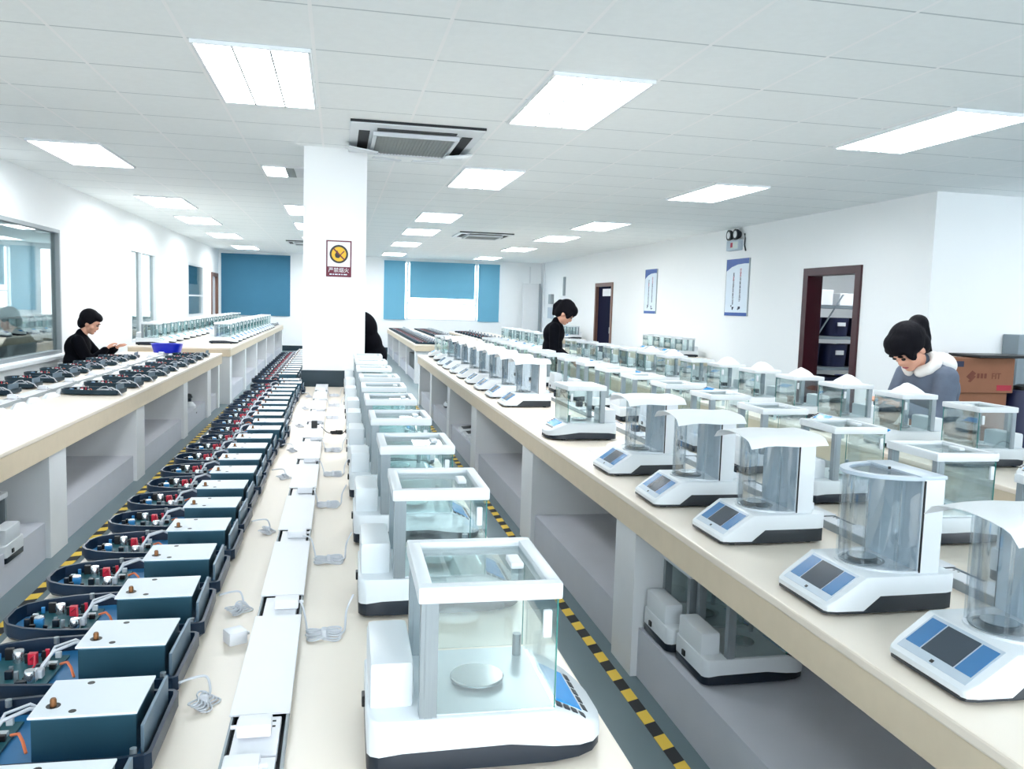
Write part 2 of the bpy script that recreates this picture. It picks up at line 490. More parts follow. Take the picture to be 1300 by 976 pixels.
d3 = empty('door_3'); d3['kind'] = 'structure'
y0, y1, zt = LW[3][0], LW[3][1], LW[3][3]
f = MB()
for a, b, c_, d in ((y0, y0 + 0.1, 0, zt), (y1 - 0.1, y1, 0, zt), (y0 + 0.1, y1 - 0.1, zt - 0.1, zt)):
    f.box(XL - 0.14, XL + 0.03, a, b, c_, d)
f.build('door_frame', M['brown'], d3)
MB().box(XL - 0.09, XL - 0.05, y0 + 0.1, y1 - 0.1, 0.01, zt - 0.1).build('door_leaf', M['warmwhite'], d3)

# far corner conduits and panels
c = MB().tube([(6.5, 26.4, 0.1), (6.5, 26.4, 2.98)], 0.018, 8); struct(c, 'trim_2', M['warmwhite'])
c = MB().box(6.15, 6.19, YF - 0.03, YF, 0.2, 2.9); struct(c, 'trim_3', M['warmwhite'])

# ------------------------------------------------------------------ ceiling lamps
def make_lamp(wx=0.655, wy=1.45):
    r = empty('ceiling_light')
    f = MB(); t = 0.018
    f.box(-wx / 2, wx / 2, -wy / 2, -wy / 2 + t, -0.022, 0); f.box(-wx / 2, wx / 2, wy / 2 - t, wy / 2, -0.022, 0)
    f.box(-wx / 2, -wx / 2 + t, -wy / 2 + t, wy / 2 - t, -0.022, 0); f.box(wx / 2 - t, wx / 2, -wy / 2 + t, wy / 2 - t, -0.022, 0)
    f.build('lamp_frame', M['frame'], r)
    q = (wx - 2 * t) / 3
    for i in range(3):
        x0 = -wx / 2 + t + i * q
        MB().box(x0 + 0.005, x0 + q - 0.005, -wy / 2 + t, wy / 2 - t, -0.014, -0.002).build('louvre_panel', M['lamp'], r)
    for i in (1, 2):
        x0 = -wx / 2 + t + i * q
        MB().box(x0 - 0.005, x0 + 0.005, -wy / 2 + t, wy / 2 - t, -0.026, -0.002).build('divider', M['grille'], r)
    return r
LAMP = Proto(make_lamp)
rows = [5.775, 9.45, 13.87, 16.8, 20.5, 24.9]
colsx = {'left': -2.55, 'pillar': -0.495, 'middle': 1.59, 'right': 4.39}
for cn, cx in colsx.items():
    k = 0
    for yy in rows:
        if cn == 'left' and yy == 5.775: continue
        if cn == 'pillar' and yy == 9.45: continue
        vis = yy > 4
        if vis:
            k += 1
            lab = 'white louvred ceiling light, %s from the camera in the %s column' % (ordw(k - 1), {'left': 'leftmost', 'pillar': 'pillar side', 'middle': 'third', 'right': 'rightmost'}[cn])
        else: lab = 'white louvred ceiling light over the near end of the %s column, %s' % (cn, 'behind the camera' if yy < 0 else 'above the camera')
        yo = {'left': -0.15, 'pillar': 0, 'middle': 0.03, 'right': 0.1}[cn] * (1 if yy > 12 else 0)
        LAMP.put((cx, yy + yo, H), 0, lab, 'ceiling light', 'ceiling lights')
for i, (x, y) in enumerate([(-6.2, 8), (-6.2, 12.5), (-6.2, 17), (-6.2, 22), (8.2, 11.5), (8.1, 1.9), (8.1, 5.8)]):  # storeroom and alcove lights are unseen, added to brighten those areas
    LAMP.put((x, y, H), 0, ['white ceiling light in the room behind the left window, nearest the camera', 'white ceiling light in the room behind the left window, second from the camera',
             'white ceiling light in the room behind the left windows, third from the camera', 'white ceiling light in the room behind the left windows, farthest back',
             'added unseen fill light in the storeroom behind the maroon door', 'added unseen fill light beside the alcove, nearer the camera', 'added unseen fill light beside the alcove, above the cartons'][i], 'ceiling light', 'ceiling lights')
# small half-dark light left of the pillar
r = empty('ceiling_light', (-0.5, 9.8, H)); tag(r, 'small ceiling light left of the pillar, only its left part lit', 'ceiling light')
MB().box(-0.32, 0.30, -0.36, 0.32, -0.02, 0).build('lamp_frame', M['warmwhite'], r)
MB().box(-0.30, -0.08, -0.34, 0.30, -0.026, -0.02).build('louvre_panel', M['lamp'], r)
MB().box(-0.07, 0.02, -0.34, 0.30, -0.026, -0.02).build('slot', M['grille'], r)

# ceiling air-conditioner cassettes
def ac(loc, w, d, label, open_flaps=True):
    r = empty('ceiling_air_conditioner', loc); tag(r, label, 'air conditioner')
    MB().box(-w / 2, w / 2, -d / 2, d / 2, -0.03, 0, 0.008).build('cassette_frame', M['white'], r)
    MB().box(-w * .5, w * .5, -d / 2 - 0.012, -d / 2, -0.02, -0.001).build('dark_gap', M['gap'], r)
    iw, idp = w * 0.30, d * 0.31
    z = -0.05
    p = MB()
    p.box(-iw - 0.03, iw + 0.03, -idp - 0.03, -idp, z - 0.02, z + 0.012).box(-iw - 0.03, iw + 0.03, idp, idp + 0.03, z - 0.02, z + 0.012)
    p.box(-iw - 0.03, -iw, -idp, idp, z - 0.02, z + 0.012).box(iw, iw + 0.03, -idp, idp, z - 0.02, z + 0.012)
    p.build('panel_frame', M['white'], r)
    g = MB().box(-iw, iw, -idp, idp, z - 0.006, z + 0.004)
    for i in range(22):
        x = -iw + (i + 0.5) * 2 * iw / 22
        g.box(x - 0.003, x + 0.003, -idp, idp, z - 0.012, z - 0.006)
    g.build('intake_grille', M['grille'], r)
    for sx, sy, a, b in ((0, -1, iw, 0.045), (0, 1, iw, 0.045), (-1, 0, 0.045, idp), (1, 0, 0.045, idp)):
        cx = sx * (iw + 0.10); cy = sy * (idp + 0.085)
        MB().box(cx - a, cx + a, cy - b, cy + b, -0.034, -0.03).build('outlet_slot', M['gap'], r)
    if open_flaps:
        for cx, cy, a, b, ang in ((-w * .40, d * .18, .13, .17, 0.12), (w * .41, d * .20, .12, .20, -0.10), (-w * .17, d * .46, .13, .10, 0.05), (w * .17, d * .46, .13, .10, -0.03)):
            o = MB().box(-a, a, -b, b, -0.006, 0.006, 0.003).build('air_flap', M['white'], r)
            o.location = (cx, cy, -0.07); o.rotation_euler = (0.12, ang, ang)
    return r
ac((0.62, 7.52, H), 1.08, 1.40, 'large square ceiling air conditioner hanging open right of the pillar top')
ac((2.85, 16.95, H), 1.08, 1.2, 'smaller looking ceiling air conditioner farther back near the far windows', False)
ac((-0.75, 21.6, H), 1.0, 1.0, 'ceiling air conditioner partly hidden behind the left side of the pillar', False)

# ------------------------------------------------------------------ floor tape
def tape(x, y0, y1, w, label):
    t = MB(); n = int((y1 - y0) / 0.19)
    for k in range(n):
        for j in (0, 1):
            t.m = j
            a = y0 + k * 0.19 + j * 0.095; b = a + 0.095
            t.add([(x - w / 2, a, 0.0025), (x + w / 2, a + 0.02, 0.0025), (x + w / 2, b + 0.02, 0.0025), (x - w / 2, b, 0.0025),
                   (x - w / 2, a, 0.0), (x + w / 2, a + 0.02, 0.0), (x + w / 2, b + 0.02, 0.0), (x - w / 2, b, 0.0)],
                  [(0, 1, 2, 3), (0, 4, 5, 1), (1, 5, 6, 2), (2, 6, 7, 3), (3, 7, 4, 0)])
    o = t.build('hazard_tape', [M['yellow'], M['tapeblack']])
    tag(o, label, 'floor tape')
tape(1.205, -0.5, 13.4, 0.05, 'yellow and black striped floor tape along the right bench')
tape(-1.55, -0.5, 12.8, 0.055, 'yellow and black striped floor tape along the left bench')

# ------------------------------------------------------------------ benches
def bench(x0, x1, y0, y1, zt, face, piers, name_label, apron=0.13, shelf=0.22, joints=()):
    """long workbench; face=-1 open bays on its -x side, +1 on its +x side"""
    r = empty('workbench', ((x0 + x1) / 2, y0, 0)); ox, oy = -(x0 + x1) / 2, -y0
    tag(r, name_label, 'workbench')
    def B(mb): # shift to local
        mb.v = [(a + ox, b + oy, c) for a, b, c in mb.v]; return mb
    B(MB().box(x0, x1, y0, y1, zt - 0.028, zt, 0.006)).build('worktop', M['bench'], r)
    a = MB()
    a.box(x0 + 0.004, x0 + 0.03, y0 + 0.004, y1 - 0.004, zt - apron, zt - 0.028)
    a.box(x1 - 0.03, x1 - 0.004, y0 + 0.004, y1 - 0.004, zt - apron, zt - 0.028)
    a.box(x0 + 0.03, x1 - 0.03, y0 + 0.004, y0 + 0.03, zt - apron, zt - 0.028)
    a.box(x0 + 0.03, x1 - 0.03, y1 - 0.03, y1 - 0.004, zt - apron, zt - 0.028)
    B(a).build('apron', M['edge'], r)
    ins = 0.02
    xf0, xf1 = x0 + ins, x1 - ins
    for py0, py1 in piers:
        p = MB()
        p.box(xf0, xf1, py0, py1, 0, zt - apron + 0.001) if face == 0 else None
        if face != 0:
            p.box(xf0, xf1, py0, py1, 0, zt - 0.03 if False else zt - apron)
        B(p).build('support_panel', M['warmwhite'], r)
    for (a0, a1) in zip(piers, piers[1:]):
        u0, u1 = a0[1], a1[0]
        s = MB().box(xf0 + 0.03, xf1 - 0.03, u0, u1, shelf - 0.02, shelf)
        B(s).build('shelf', M['board'], r)
        B(MB().box(xf0 + 0.03, xf0 + 0.05, u0, u1, 0.0, shelf - 0.02)).build('plinth', M['board'], r)
        B(MB().box(xf1 - 0.05, xf1 - 0.03, u0, u1, 0.0, shelf - 0.02)).build('plinth', M['board'], r)
        cx = (x0 + x1) / 2
        s = MB().box(cx - 0.01, cx + 0.01, u0, u1, shelf, zt - apron)
        B(s).build('back_panel', M['warmwhite'], r)
    return r
bench(-3.0, -1.66, 2.2, 12.9, 0.78, 1, [(2.2, 2.35), (3.2, 3.5), (5.38, 5.7), (7.6, 7.9), (9.85, 10.1), (11.6, 11.9), (12.6, 12.75)],
      'long beige workbench on the left, in front of the seated man', 0.15)
bench(-3.0, -1.56, 13.05, 25.4, 0.85, 1, [(13.1, 13.35), (15.2, 15.4), (17.3, 17.5), (19.6, 19.8), (22.0, 22.2), (25.0, 25.2)],
      'taller beige workbench beyond the left one, carrying the glass boxes')
bench(-0.765, 0.53, 0.15, 8.12, 0.78, 0, [(0.3, 0.45), (2.9, 3.1), (5.4, 5.6), (7.9, 8.05)],
      'centre beige workbench in front of the pillar, between the two aisles')
bench(-0.80, -0.36, 8.16, 13.0, 0.78, 0, [(8.2, 8.35), (10.6, 10.75), (12.8, 12.95)], 'narrow beige workbench running past the left side of the pillar')
bench(1.25, 2.60, 0.45, 13.35, 0.78, -1, [(0.5, 0.7), (1.25, 1.4), (3.34, 3.6), (5.3, 5.62), (7.6, 7.9), (9.5, 9.72), (11.4, 11.6), (13.1, 13.3)],
      'long beige workbench on the right with a front row of round balances')
bench(1.50, 2.85, 16.6, 26.3, 0.78, -1, [(16.65, 16.9), (18.9, 19.1), (21.2, 21.4), (23.6, 23.8), (26.0, 26.2)],
      'far beige workbench with dark modules under the far windows')
bench(3.27, 4.16, 1.6, 13.4, 0.78, -1, [(1.7, 1.9), (4.0, 4.3), (6.4, 6.7), (8.8, 9.1), (11.0, 11.3), (13.1, 13.3)],
      'beige workbench farthest right, in front of the woman in the grey hoodie', 0.16)
bench(3.27, 4.5, 14.6, 25.0, 0.78, -1, [(14.7, 14.9), (18.0, 18.2), (21.4, 21.6), (24.7, 24.9)],
      'beige workbench at the far right beyond the woman in the dark jacket')

# ------------------------------------------------------------------ framed balance (type A): back at x=0, display towards +x, y centred
def make_framed(cover=False, nolcd=False):
    L, W = 0.44, 0.29
    r = empty('framed_balance')
    st = [(0, 0.118), (0.006, 0.132), (0.02, 0.143), (0.06, 0.145), (0.25, 0.145), (0.33, 0.143), (0.38, 0.132), (0.41, 0.115), (0.43, 0.088), (0.44, 0.05)]
    zb = lambda x: 0.040 + 0.016 * math.sin(PI * min(1, x / 0.34)) if x < 0.34 else 0.040 - 0.014 * (x - 0.34) / 0.10
    zt = lambda x: 0.108 if x < 0.335 else 0.108 - 0.058 * ((x - 0.335) / 0.105) ** 1.15
    MB().hull(st, lambda x: 0.010, lambda x: zb(x) + 0.001, 0.003, 0.004).build('base', M['navy'], r, True)
    MB().hull(st, zb, zt, 0.010).build('body', M['white'], r, True)
    ft = MB()
    for x, y in ((0.04, -0.1), (0.04, 0.1), (0.34, -0.1), (0.34, 0.1)):
        MB().cyl(x, y, 0.0, 0.012, 0.014, 12).build('foot', M['black'], r)
    MB().box(0.004, 0.082, -0.095, 0.115, 0.100, 0.190, 0.012).build('rear_housing', M['white'], r, True)
    MB().box(0.09, 0.33, -0.135, 0.135, 0.104, 0.1105, 0.002).build('chamber_floor', M['plate'], r)
    for y in (-0.128, 0.128):
        p = MB().box(0.088, 0.118, y - 0.013, y + 0.013, 0.108, 0.318)
        p.box(0.096, 0.110, y - 0.0145, y + 0.0145, 0.108, 0.318)
        p.build('post', M['alu'], r)
    # top frame
    f = MB(); x0, x1, y0, y1, z0, z1, t = 0.082, 0.335, -0.148, 0.148, 0.312, 0.342, 0.026
    if cover:
        f.box(x0, x1, y0, y1, z0, z1, 0.005)
    else:
        f.box(x0, x1, y0, y0 + t, z0, z1, 0.005); f.box(x0, x1, y1 - t, y1, z0, z1, 0.005)
        f.box(x0, x0 + t, y0 + t - 0.004, y1 - t + 0.004, z0, z1, 0.005); f.box(x1 - t, x1, y0 + t - 0.004, y1 - t + 0.004, z0, z1, 0.005)
    f.build('top_frame', M['white'], r, True)
    if not cover:
        g = MB().box(x0 + t, x1 - t, y0 + t, y1 - t, 0.326, 0.330).build('glass_pane', M['glass'], r)
        MB().box(x1 - t - 0.045, x1 - t - 0.02, -0.03, 0.03, 0.330, 0.342, 0.004).build('glass_handle', M['white'], g)
    for y, s in ((-0.140, -1), (0.140, 1)):
        g = MB().box(0.118, 0.328, y - 0.0018, y + 0.0018, 0.112, 0.314).build('glass_pane', M['glass'], r)
        MB().box(0.300, 0.316, y + (0.002 if s > 0 else -0.012), y + (0.012 if s > 0 else -0.002), 0.245, 0.295, 0.004).build('glass_handle', M['white'], g, True)
        MB().box(0.3265, 0.3285, y - 0.0019, y + 0.0019, 0.112, 0.314).build('glass_edge', M['gedge'], g)
    MB().box(0.328, 0.332, -0.132, 0.132, 0.112, 0.314).build('glass_pane', M['glass'], r)
    p = MB().lathe([(0.008, 0.112), (0.044, 0.115), (0.051, 0.118), (0.051, 0.121), (0.049, 0.1225), (0.0, 0.1225)], 0.208, -0.012, 28)
    p.build('weighing_pan', M['steel'], r, True)
    MB().lathe([(0.012, 0.1105), (0.012, 0.116), (0.0, 0.116)], 0.208, -0.012, 14).build('pan_stem', M['black'], r)
    MB().cyl(0.306, 0.095, 0.11, 0.155, 0.009, 14).build('level_post', M['alu'], r, True)
    # display lying on the sloped nose
    def slope(u0, u1, v0, v1, h=0.0015):
        vs = []
        for dz in (h, -0.003):
            for x, y in ((u0, v0), (u1, v0), (u1, v1), (u0, v1)):
                vs.append((x, y, zt(x) + dz))
        return MB().add(vs, [(0, 1, 2, 3), (7, 6, 5, 4), (0, 4, 5, 1), (1, 5, 6, 2), (2, 6, 7, 3), (3, 7, 4, 0)])
    slope(0.342, 0.392, -0.095, 0.062).build('display', M['lcd'], r)
    kp = MB()
    for k in range(5):
        a = slope(0.398, 0.407, -0.085 + k * 0.032, -0.062 + k * 0.032); kp.add(a.v, a.f)
    for k in range(4):
        a = slope(0.338 + k * 0.015, 0.348 + k * 0.015, -0.120, -0.106); kp.add(a.v, a.f)
    kp.build('keypad', M['char'], r)
    b = MB().box(-0.006, 0.004, 0.03, 0.055, 0.05, 0.072, 0.002); b.build('socket', M['black'], r)
    return r
FR = Proto(make_framed)
FRC = Proto(lambda: make_framed(True))

# ------------------------------------------------------------------ round-shield balance (type B): display nose at x=0, housing at the back
def make_round(cover):
    r = empty('round_shield_balance')
    def zt(x): return 0.030 + 0.080 * min(1, x / 0.115)
    st = [(0, 0.118), (0.006, 0.128), (0.03, 0.135), (0.115, 0.138), (0.25, 0.138), (0.37, 0.136), (0.395, 0.128), (0.40, 0.118)]
    zb = lambda x: 0.016 if x < 0.11 else (0.016 + 0.040 * (x - 0.11) / 0.05 if x < 0.16 else 0.056)
    st2 = [(0, 0.118), (0.006, 0.128), (0.03, 0.135), (0.11, 0.138), (0.115, 0.138), (0.16, 0.138), (0.25, 0.138), (0.37, 0.136), (0.395, 0.128), (0.40, 0.118)]
    MB().hull(st2, lambda x: 0.008, lambda x: zb(x) + 0.001, 0.002, 0.004).build('base', M['char'], r, True)
    MB().hull(st2, zb, zt, 0.006).build('body', M['white'], r, True)
    for x, y in ((0.05, -0.1), (0.05, 0.1), (0.35, -0.1), (0.35, 0.1)):
        MB().cyl(x, y, 0, 0.010, 0.014, 12).build('foot', M['black'], r)
    def slope(u0, u1, v0, v1, h=0.0015):
        vs = []
        for dz in (h, -0.003):
            for x, y in ((u0, v0), (u1, v0), (u1, v1), (u0, v1)): vs.append((x, y, zt(x) + dz))
        return MB().add(vs, [(0, 1, 2, 3), (7, 6, 5, 4), (0, 4, 5, 1), (1, 5, 6, 2), (2, 6, 7, 3), (3, 7, 4, 0)])
    pn = slope(0.012, 0.108, -0.112, 0.112, 0.001).build('control_panel', M['panel'], r)
    slope(0.030, 0.100, -0.052, 0.052, 0.0022).build('screen', M['lcddark'], pn)
    slope(0.030, 0.100, -0.106, -0.057, 0.0022).build('touch_panel', M['lcdblue'], pn)
    slope(0.030, 0.100, 0.057, 0.106, 0.0022).build('touch_panel', M['lcdblue'], pn)
    slope(0.015, 0.021, -0.005, 0.005, 0.0024).build('button', M['black'], pn)
    # rim tray under the shield, D shaped
    def dshape(k, x_back, a, b, n=20):
        return [(x_back, b)] + [(x_back - a * math.cos(t), b * math.sin(t)) for t in [PI / 2 - PI * i / n for i in range(1, n)]] + [(x_back, -b)]
    out = dshape(0, 0.285, 0.165, 0.122)
    MB().prismz(out, 0.108, 0.116).build('shield_rim', M['plate'], r)
    MB().lathe([(0.062, 0.116), (0.064, 0.119), (0.056, 0.119), (0.054, 0.117), (0.0, 0.117)], 0.19, 0, 28).build('pan_ring', M['alu'], r, True)
    MB().lathe([(0.007, 0.117), (0.007, 0.126), (0.040, 0.127), (0.041, 0.131), (0.0, 0.1315)], 0.19, 0, 28).build('weighing_pan', M['steel'], r, True)
    # curved acrylic wall
    a = dshape(0, 0.285, 0.155, 0.116); b = dshape(0, 0.285, 0.152, 0.113)
    prof = a + b[::-1]
    n = len(a)
    g = MB()
    vs = [(x, y, z) for z in (0.116, 0.375) for x, y in a + b]
    m2 = 2 * n; fs = []
    for i in range(n - 1):
        fs.append((i, i + 1, m2 + i + 1, m2 + i)); fs.append((n + i, m2 + n + i, m2 + n + i + 1, n + i + 1))
        fs.append((m2 + i, m2 + i + 1, m2 + n + i + 1, m2 + n + i)); fs.append((i, n + i, n + i + 1, i + 1))
    fs += [(0, m2, m2 + n, n), (n - 1, 2 * n - 1, m2 + 2 * n - 1, m2 + n - 1)]
    g.add(vs, fs).build('curved_shield', M['acryl'], r, True)
    # seams of the sliding acrylic doors
    for t in (0.55, -0.55, 1.15, -1.15):
        x = 0.285 - 0.156 * math.cos(t); y = 0.117 * math.sin(t)
        MB().box(x - 0.0035, x + 0.0035, y - 0.0035, y + 0.0035, 0.116, 0.375, 0.001).build('door_strip', M['acryl'], r)
    MB().box(0.285, 0.352, -0.122, 0.122, 0.108, 0.375, 0.004).build('rear_housing', M['white'], r)
    MB().box(0.282, 0.286, -0.116, 0.116, 0.112, 0.370).build('housing_front', M['housing'], r)
    MB().box(0.2855, 0.290, -0.1235, 0.1235, 0.112, 0.372).build('dark_seam', M['black'], r)
    MB().box(0.352, 0.392, -0.07, 0.07, 0.108, 0.135, 0.004).build('rear_socket_block', M['white'], r)
    if not cover:
        o2 = dshape(0, 0.285, 0.165, 0.124); i2 = dshape(0, 0.272, 0.125, 0.098)
        vs = [(x, y, z) for z in (0.373, 0.383) for x, y in o2 + i2]
        n = len(o2); m2 = 2 * n; fs = []
        for i in range(n - 1):
            fs += [(i, m2 + i, m2 + i + 1, i + 1), (n + i, n + i + 1, m2 + n + i + 1, m2 + n + i), (m2 + i, m2 + n + i, m2 + n + i + 1, m2 + i + 1), (i, i + 1, n + i + 1, n + i)]
        fs += [(0, n, m2 + n, m2), (n - 1, m2 + n - 1, m2 + 2 * n - 1, 2 * n - 1), (n, m2 + n, m2 + 2 * n - 1, 2 * n - 1), (0, m2, m2 + n, n)]
        ring = MB().add(vs, fs[:-2])
        ring.box(0.272, 0.356, -0.124, 0.124, 0.375, 0.386, 0.003)
        ring.build('top_ring', M['panel'], r, True)
        MB().prismz([(x * 1.0, y) for x, y in i2], 0.376, 0.379).build('lid_pane', M['acryl'], r)
        MB().cyl(0.262, 0.0, 0.383, 0.390, 0.004, 10).build('knob', M['black'], r)
    else:
        # thin foam sheet bowed over the top
        s = MB(); nx, ny = 10, 12; top = []; bot = []
        for i in range(nx + 1):
            for j in range(ny + 1):
                x = 0.085 + 0.30 * i / nx; v = -1 + 2 * j / ny; u = -1 + 2 * i / nx
                z = 0.3785 + 0.014 * (1 - v * v) - 0.022 * max(0, abs(v) - 0.80) / 0.2 - 0.016 * max(0, -u - 0.55) + 0.002 * math.sin(5 * u + 3 * v)
                y = 0.145 * v
                top.append((x, y, z + 0.002)); bot.append((x, y, z))
        q = (nx + 1) * (ny + 1); fs = []
        for i in range(nx):
            for j in range(ny):
                a0 = i * (ny + 1) + j; b0 = a0 + ny + 1
                fs.append((a0, b0, b0 + 1, a0 + 1)); fs.append((q + a0, q + a0 + 1, q + b0 + 1, q + b0))
        for i in range(nx):
            for j0 in (0, ny):
                a0 = i * (ny + 1) + j0; b0 = a0 + ny + 1; fs.append((a0, b0, q + b0, q + a0))
        for j in range(ny):
            for i0 in (0, nx):
                a0 = i0 * (ny + 1) + j; fs.append((a0, a0 + 1, q + a0 + 1, q + a0))
        s.add(top + bot, fs).build('foam_cover', M['paper'], r, True)
    return r
RB = Proto(lambda: make_round(False))
RBC = Proto(lambda: make_round(True))

# ------------------------------------------------------------------ open module (upturned balance base with its works showing)
def make_module(box=True):
    r = empty('open_balance_base')
    W = 0.128
    # outline: nose at x=-0.46, square end at x=0
    st = [(0, 0.112), (-0.01, 0.122), (-0.05, W), (-0.25, W), (-0.34, 0.118), (-0.40, 0.098), (-0.44, 0.07), (-0.46, 0.035)]
    def ring(inset, z, drop=0.0):
        pts = []
        for x, w_ in st: pts.append((min(-inset, max(x, -0.46 + inset)), max(w_ - inset, 0.004), z))
        return pts + [(x, -y, z2) for x, y, z2 in reversed(pts)]
    t = MB()
    zr = 0.046
    t.loft([ring(0.012, 0.006), ring(0.0, 0.016), ring(-0.002, zr), ring(0.007, zr), ring(0.010, 0.014)], cap=True)
    t.build('casting', M['tray'] if box else M['traydark'], r, True)
    MB().box(-0.021, -0.015, -0.100, 0.095, 0.012, 0.088, 0.001).build('end_plate', M['tab'], r)
    MB().loft([ring(0.012, 0.0145), ring(0.012, 0.016)]).build('tray_floor', M['trayfloor'], r)
    for x, y in ((-0.03, -0.112), (-0.03, 0.112), (-0.30, 0.100)):
        MB().cyl(x, y, 0.040, 0.054, 0.006, 10).build('screw_post', M['alu'], r)
    rr = random.Random(5)
    b = MB().box(-0.42, -0.265, -0.075, 0.075, 0.018, 0.022)
    b.build('circuit_board', M['pcb'], r)
    for k in range(30):
        x = rr.uniform(-0.41, -0.275); y = rr.uniform(-0.072, 0.072); s = rr.uniform(0.004, 0.010); h = rr.uniform(0.006, 0.026)
        m = [M['red'], M['black'], M['white'], M['navy'], M['navy'], M['black'], M['alu'], M['trayfloor'], M['white'], M['black']][k % 10]
        MB().box(x - s, x + s, y - s * 0.7, y + s * 0.7, 0.022, 0.022 + h, 0.001).build('connector', m, r)
    for x, y in ((-0.385, -0.03), (-0.36, 0.052), (-0.30, -0.055)):
        MB().lathe([(0.012, 0.022), (0.012, 0.044), (0.010, 0.047), (0, 0.047)], x, y, 14).build('capacitor', M['steel'], r, True)
    if box:
        MB().box(-0.205, -0.035, -0.068, 0.072, 0.016, 0.094, 0.003).build('load_cell_cover', M['box'], r)
        c = MB().box(-0.209, -0.033, -0.071, 0.075, 0.094, 0.098, 0.001).build('toplit_cover_plate', M['lid'], r)  # pale top paints in strong light falling on the blue-grey box
        MB().lathe([(0.012, 0.0978), (0.012, 0.0985), (0, 0.0985)], -0.180, -0.030, 16).build('hole', M['black'], c)
        MB().lathe([(0.0055, 0.098), (0.0055, 0.109), (0.004, 0.112), (0, 0.112)], -0.180, -0.030, 12).build('brass_screw', M['brass'], c, True)
        for x, y in ((-0.142, -0.054), (-0.142, 0.056)):
            MB().lathe([(0.0065, 0.0978), (0.0065, 0.0985), (0, 0.0985)], x, y, 12).build('hole', M['black'], c)
        MB().tube([(-0.21, 0.03, 0.06), (-0.235, 0.02, 0.072), (-0.27, -0.01, 0.066), (-0.285, -0.03, 0.045), (-0.29, -0.035, 0.03)], 0.0035, 6).build('white_wire', M['cable'], r, True)
        MB().tube([(-0.21, 0.045, 0.05), (-0.245, 0.05, 0.066), (-0.28, 0.03, 0.060), (-0.292, 0.0, 0.03)], 0.003, 6).build('white_wire', M['cable'], r, True)
        MB().box(-0.298, -0.280, -0.048, -0.03, 0.024, 0.042, 0.002).build('white_plug', M['cable'], r)
    else:
        MB().tube([(-0.06, -0.05, 0.03), (-0.08, -0.08, 0.062), (-0.05, -0.115, 0.068), (0.01, -0.135, 0.045), (0.045, -0.15, 0.006)], 0.004, 6).build('white_wire', M['cable'], r, True)
        MB().tube([(-0.21, 0.03, 0.03), (-0.16, 0.02, 0.06), (-0.12, -0.01, 0.066), (-0.09, -0.03, 0.045)], 0.0035, 6).build('white_wire', M['cable'], r, True)
        MB().box(-0.19, -0.09, -0.06, 0.06, 0.014, 0.040, 0.003).build('load_cell', M['tray'], r)
    MB().tube([(-0.26, 0.0, 0.034), (-0.24, -0.02, 0.046), (-0.225, -0.045, 0.044), (-0.215, -0.06, 0.03)], 0.0028, 5).build('orange_wire', M['orange'], r, True)
    MB().tube([(-0.33, 0.03, 0.034), (-0.31, 0.0, 0.055), (-0.30, -0.03, 0.046), (-0.31, -0.05, 0.03)], 0.002, 5).build('red_wire', M['red'], r, True)
    return r
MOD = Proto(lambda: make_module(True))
MODD = Proto(lambda: make_module(False))

ZT = 0.78
# centre bench, right row of framed balances facing the right aisle
ys = [1.52, 2.265, 2.93, 3.60, 4.28, 4.895, 5.50, 6.26, 6.98, 7.70]
for i, y in enumerate(ys):
    FR.put((0.06 + rnd.uniform(-0.006, 0.006), y, ZT), rnd.uniform(-0.015, 0.015),
           'white framed glass balance on the centre bench, %s in its row from the camera' % ordw(i),
           'balance', 'framed balances on the centre bench')
# centre bench, left row of open modules
y = 1.265; i = 0
while y < 12.8:
    dx = rnd.uniform(-0.006, 0.006)
    if i in (12, 13, 21, 27): dx += 0.03
    ok = y < 7.95 or y > 8.30
    if ok and y > 8.0: dx = -0.045 + rnd.uniform(-0.004, 0.004)
    if ok:
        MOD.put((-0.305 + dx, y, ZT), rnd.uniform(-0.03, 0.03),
            'open blue balance base with box painted lit on top, centre bench, %s from the camera' % ordw(i),
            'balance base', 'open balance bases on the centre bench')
    i += 1
    y += 0.298

# right bench, front row
rb = [(1.315, 1.60, RBC, 'round-shield balance with white foam cover on the right bench, nearest the camera'),
      (1.31, 2.115, RB, 'round-shield balance without foam cover on the right bench, its clear top ring visible'),
      (1.33, 2.79, RBC, 'round-shield balance with curved white foam cover just behind the uncovered round one'),
      (1.30, 3.35, RBC, 'foam-covered round-shield balance, second beyond the uncovered one on the right bench'),
      (1.31, 3.99, RBC, 'foam-covered round-shield balance beside the loose white papers on the right bench')]
far = [6.72, 7.35, 8.0, 8.62, 9.25, 9.9, 10.55, 11.2]
for x, y, P, lab in rb: P.put((x, y, ZT), rnd.uniform(-0.03, 0.03), lab, 'balance', 'round-shield balances on the right bench')
for i, y in enumerate(far):
    RBC.put((1.32, y, ZT), rnd.uniform(-0.02, 0.02), 'round-shield balance in the farther right bench cluster, %s beyond the blue-display one' % ordw(i), 'balance', 'round-shield balances on the right bench')
FRC.put((1.72, 5.08, ZT), PI + 0.02, 'white framed balance with blue display facing the aisle, between the two groups of round balances', 'balance')
for i, y in enumerate([12.0, 12.75]):
    FR.put((1.80, y, ZT), PI, 'framed balance near the far end of the right bench, %s of the two' % ['nearer', 'farther'][i], 'balance', 'framed balances at the far end of the right bench')
# right bench, second row facing right
y = 1.45; i = 0
while y < 12.8:
    FR.put((2.03 + rnd.uniform(-0.01, 0.01), y, ZT), rnd.uniform(-0.02, 0.02),
           'framed glass balance in the rear row of the right bench, %s from the camera' % ordw(i), 'balance', 'framed balances in the rear row of the right bench')
    i += 1; y += 0.635
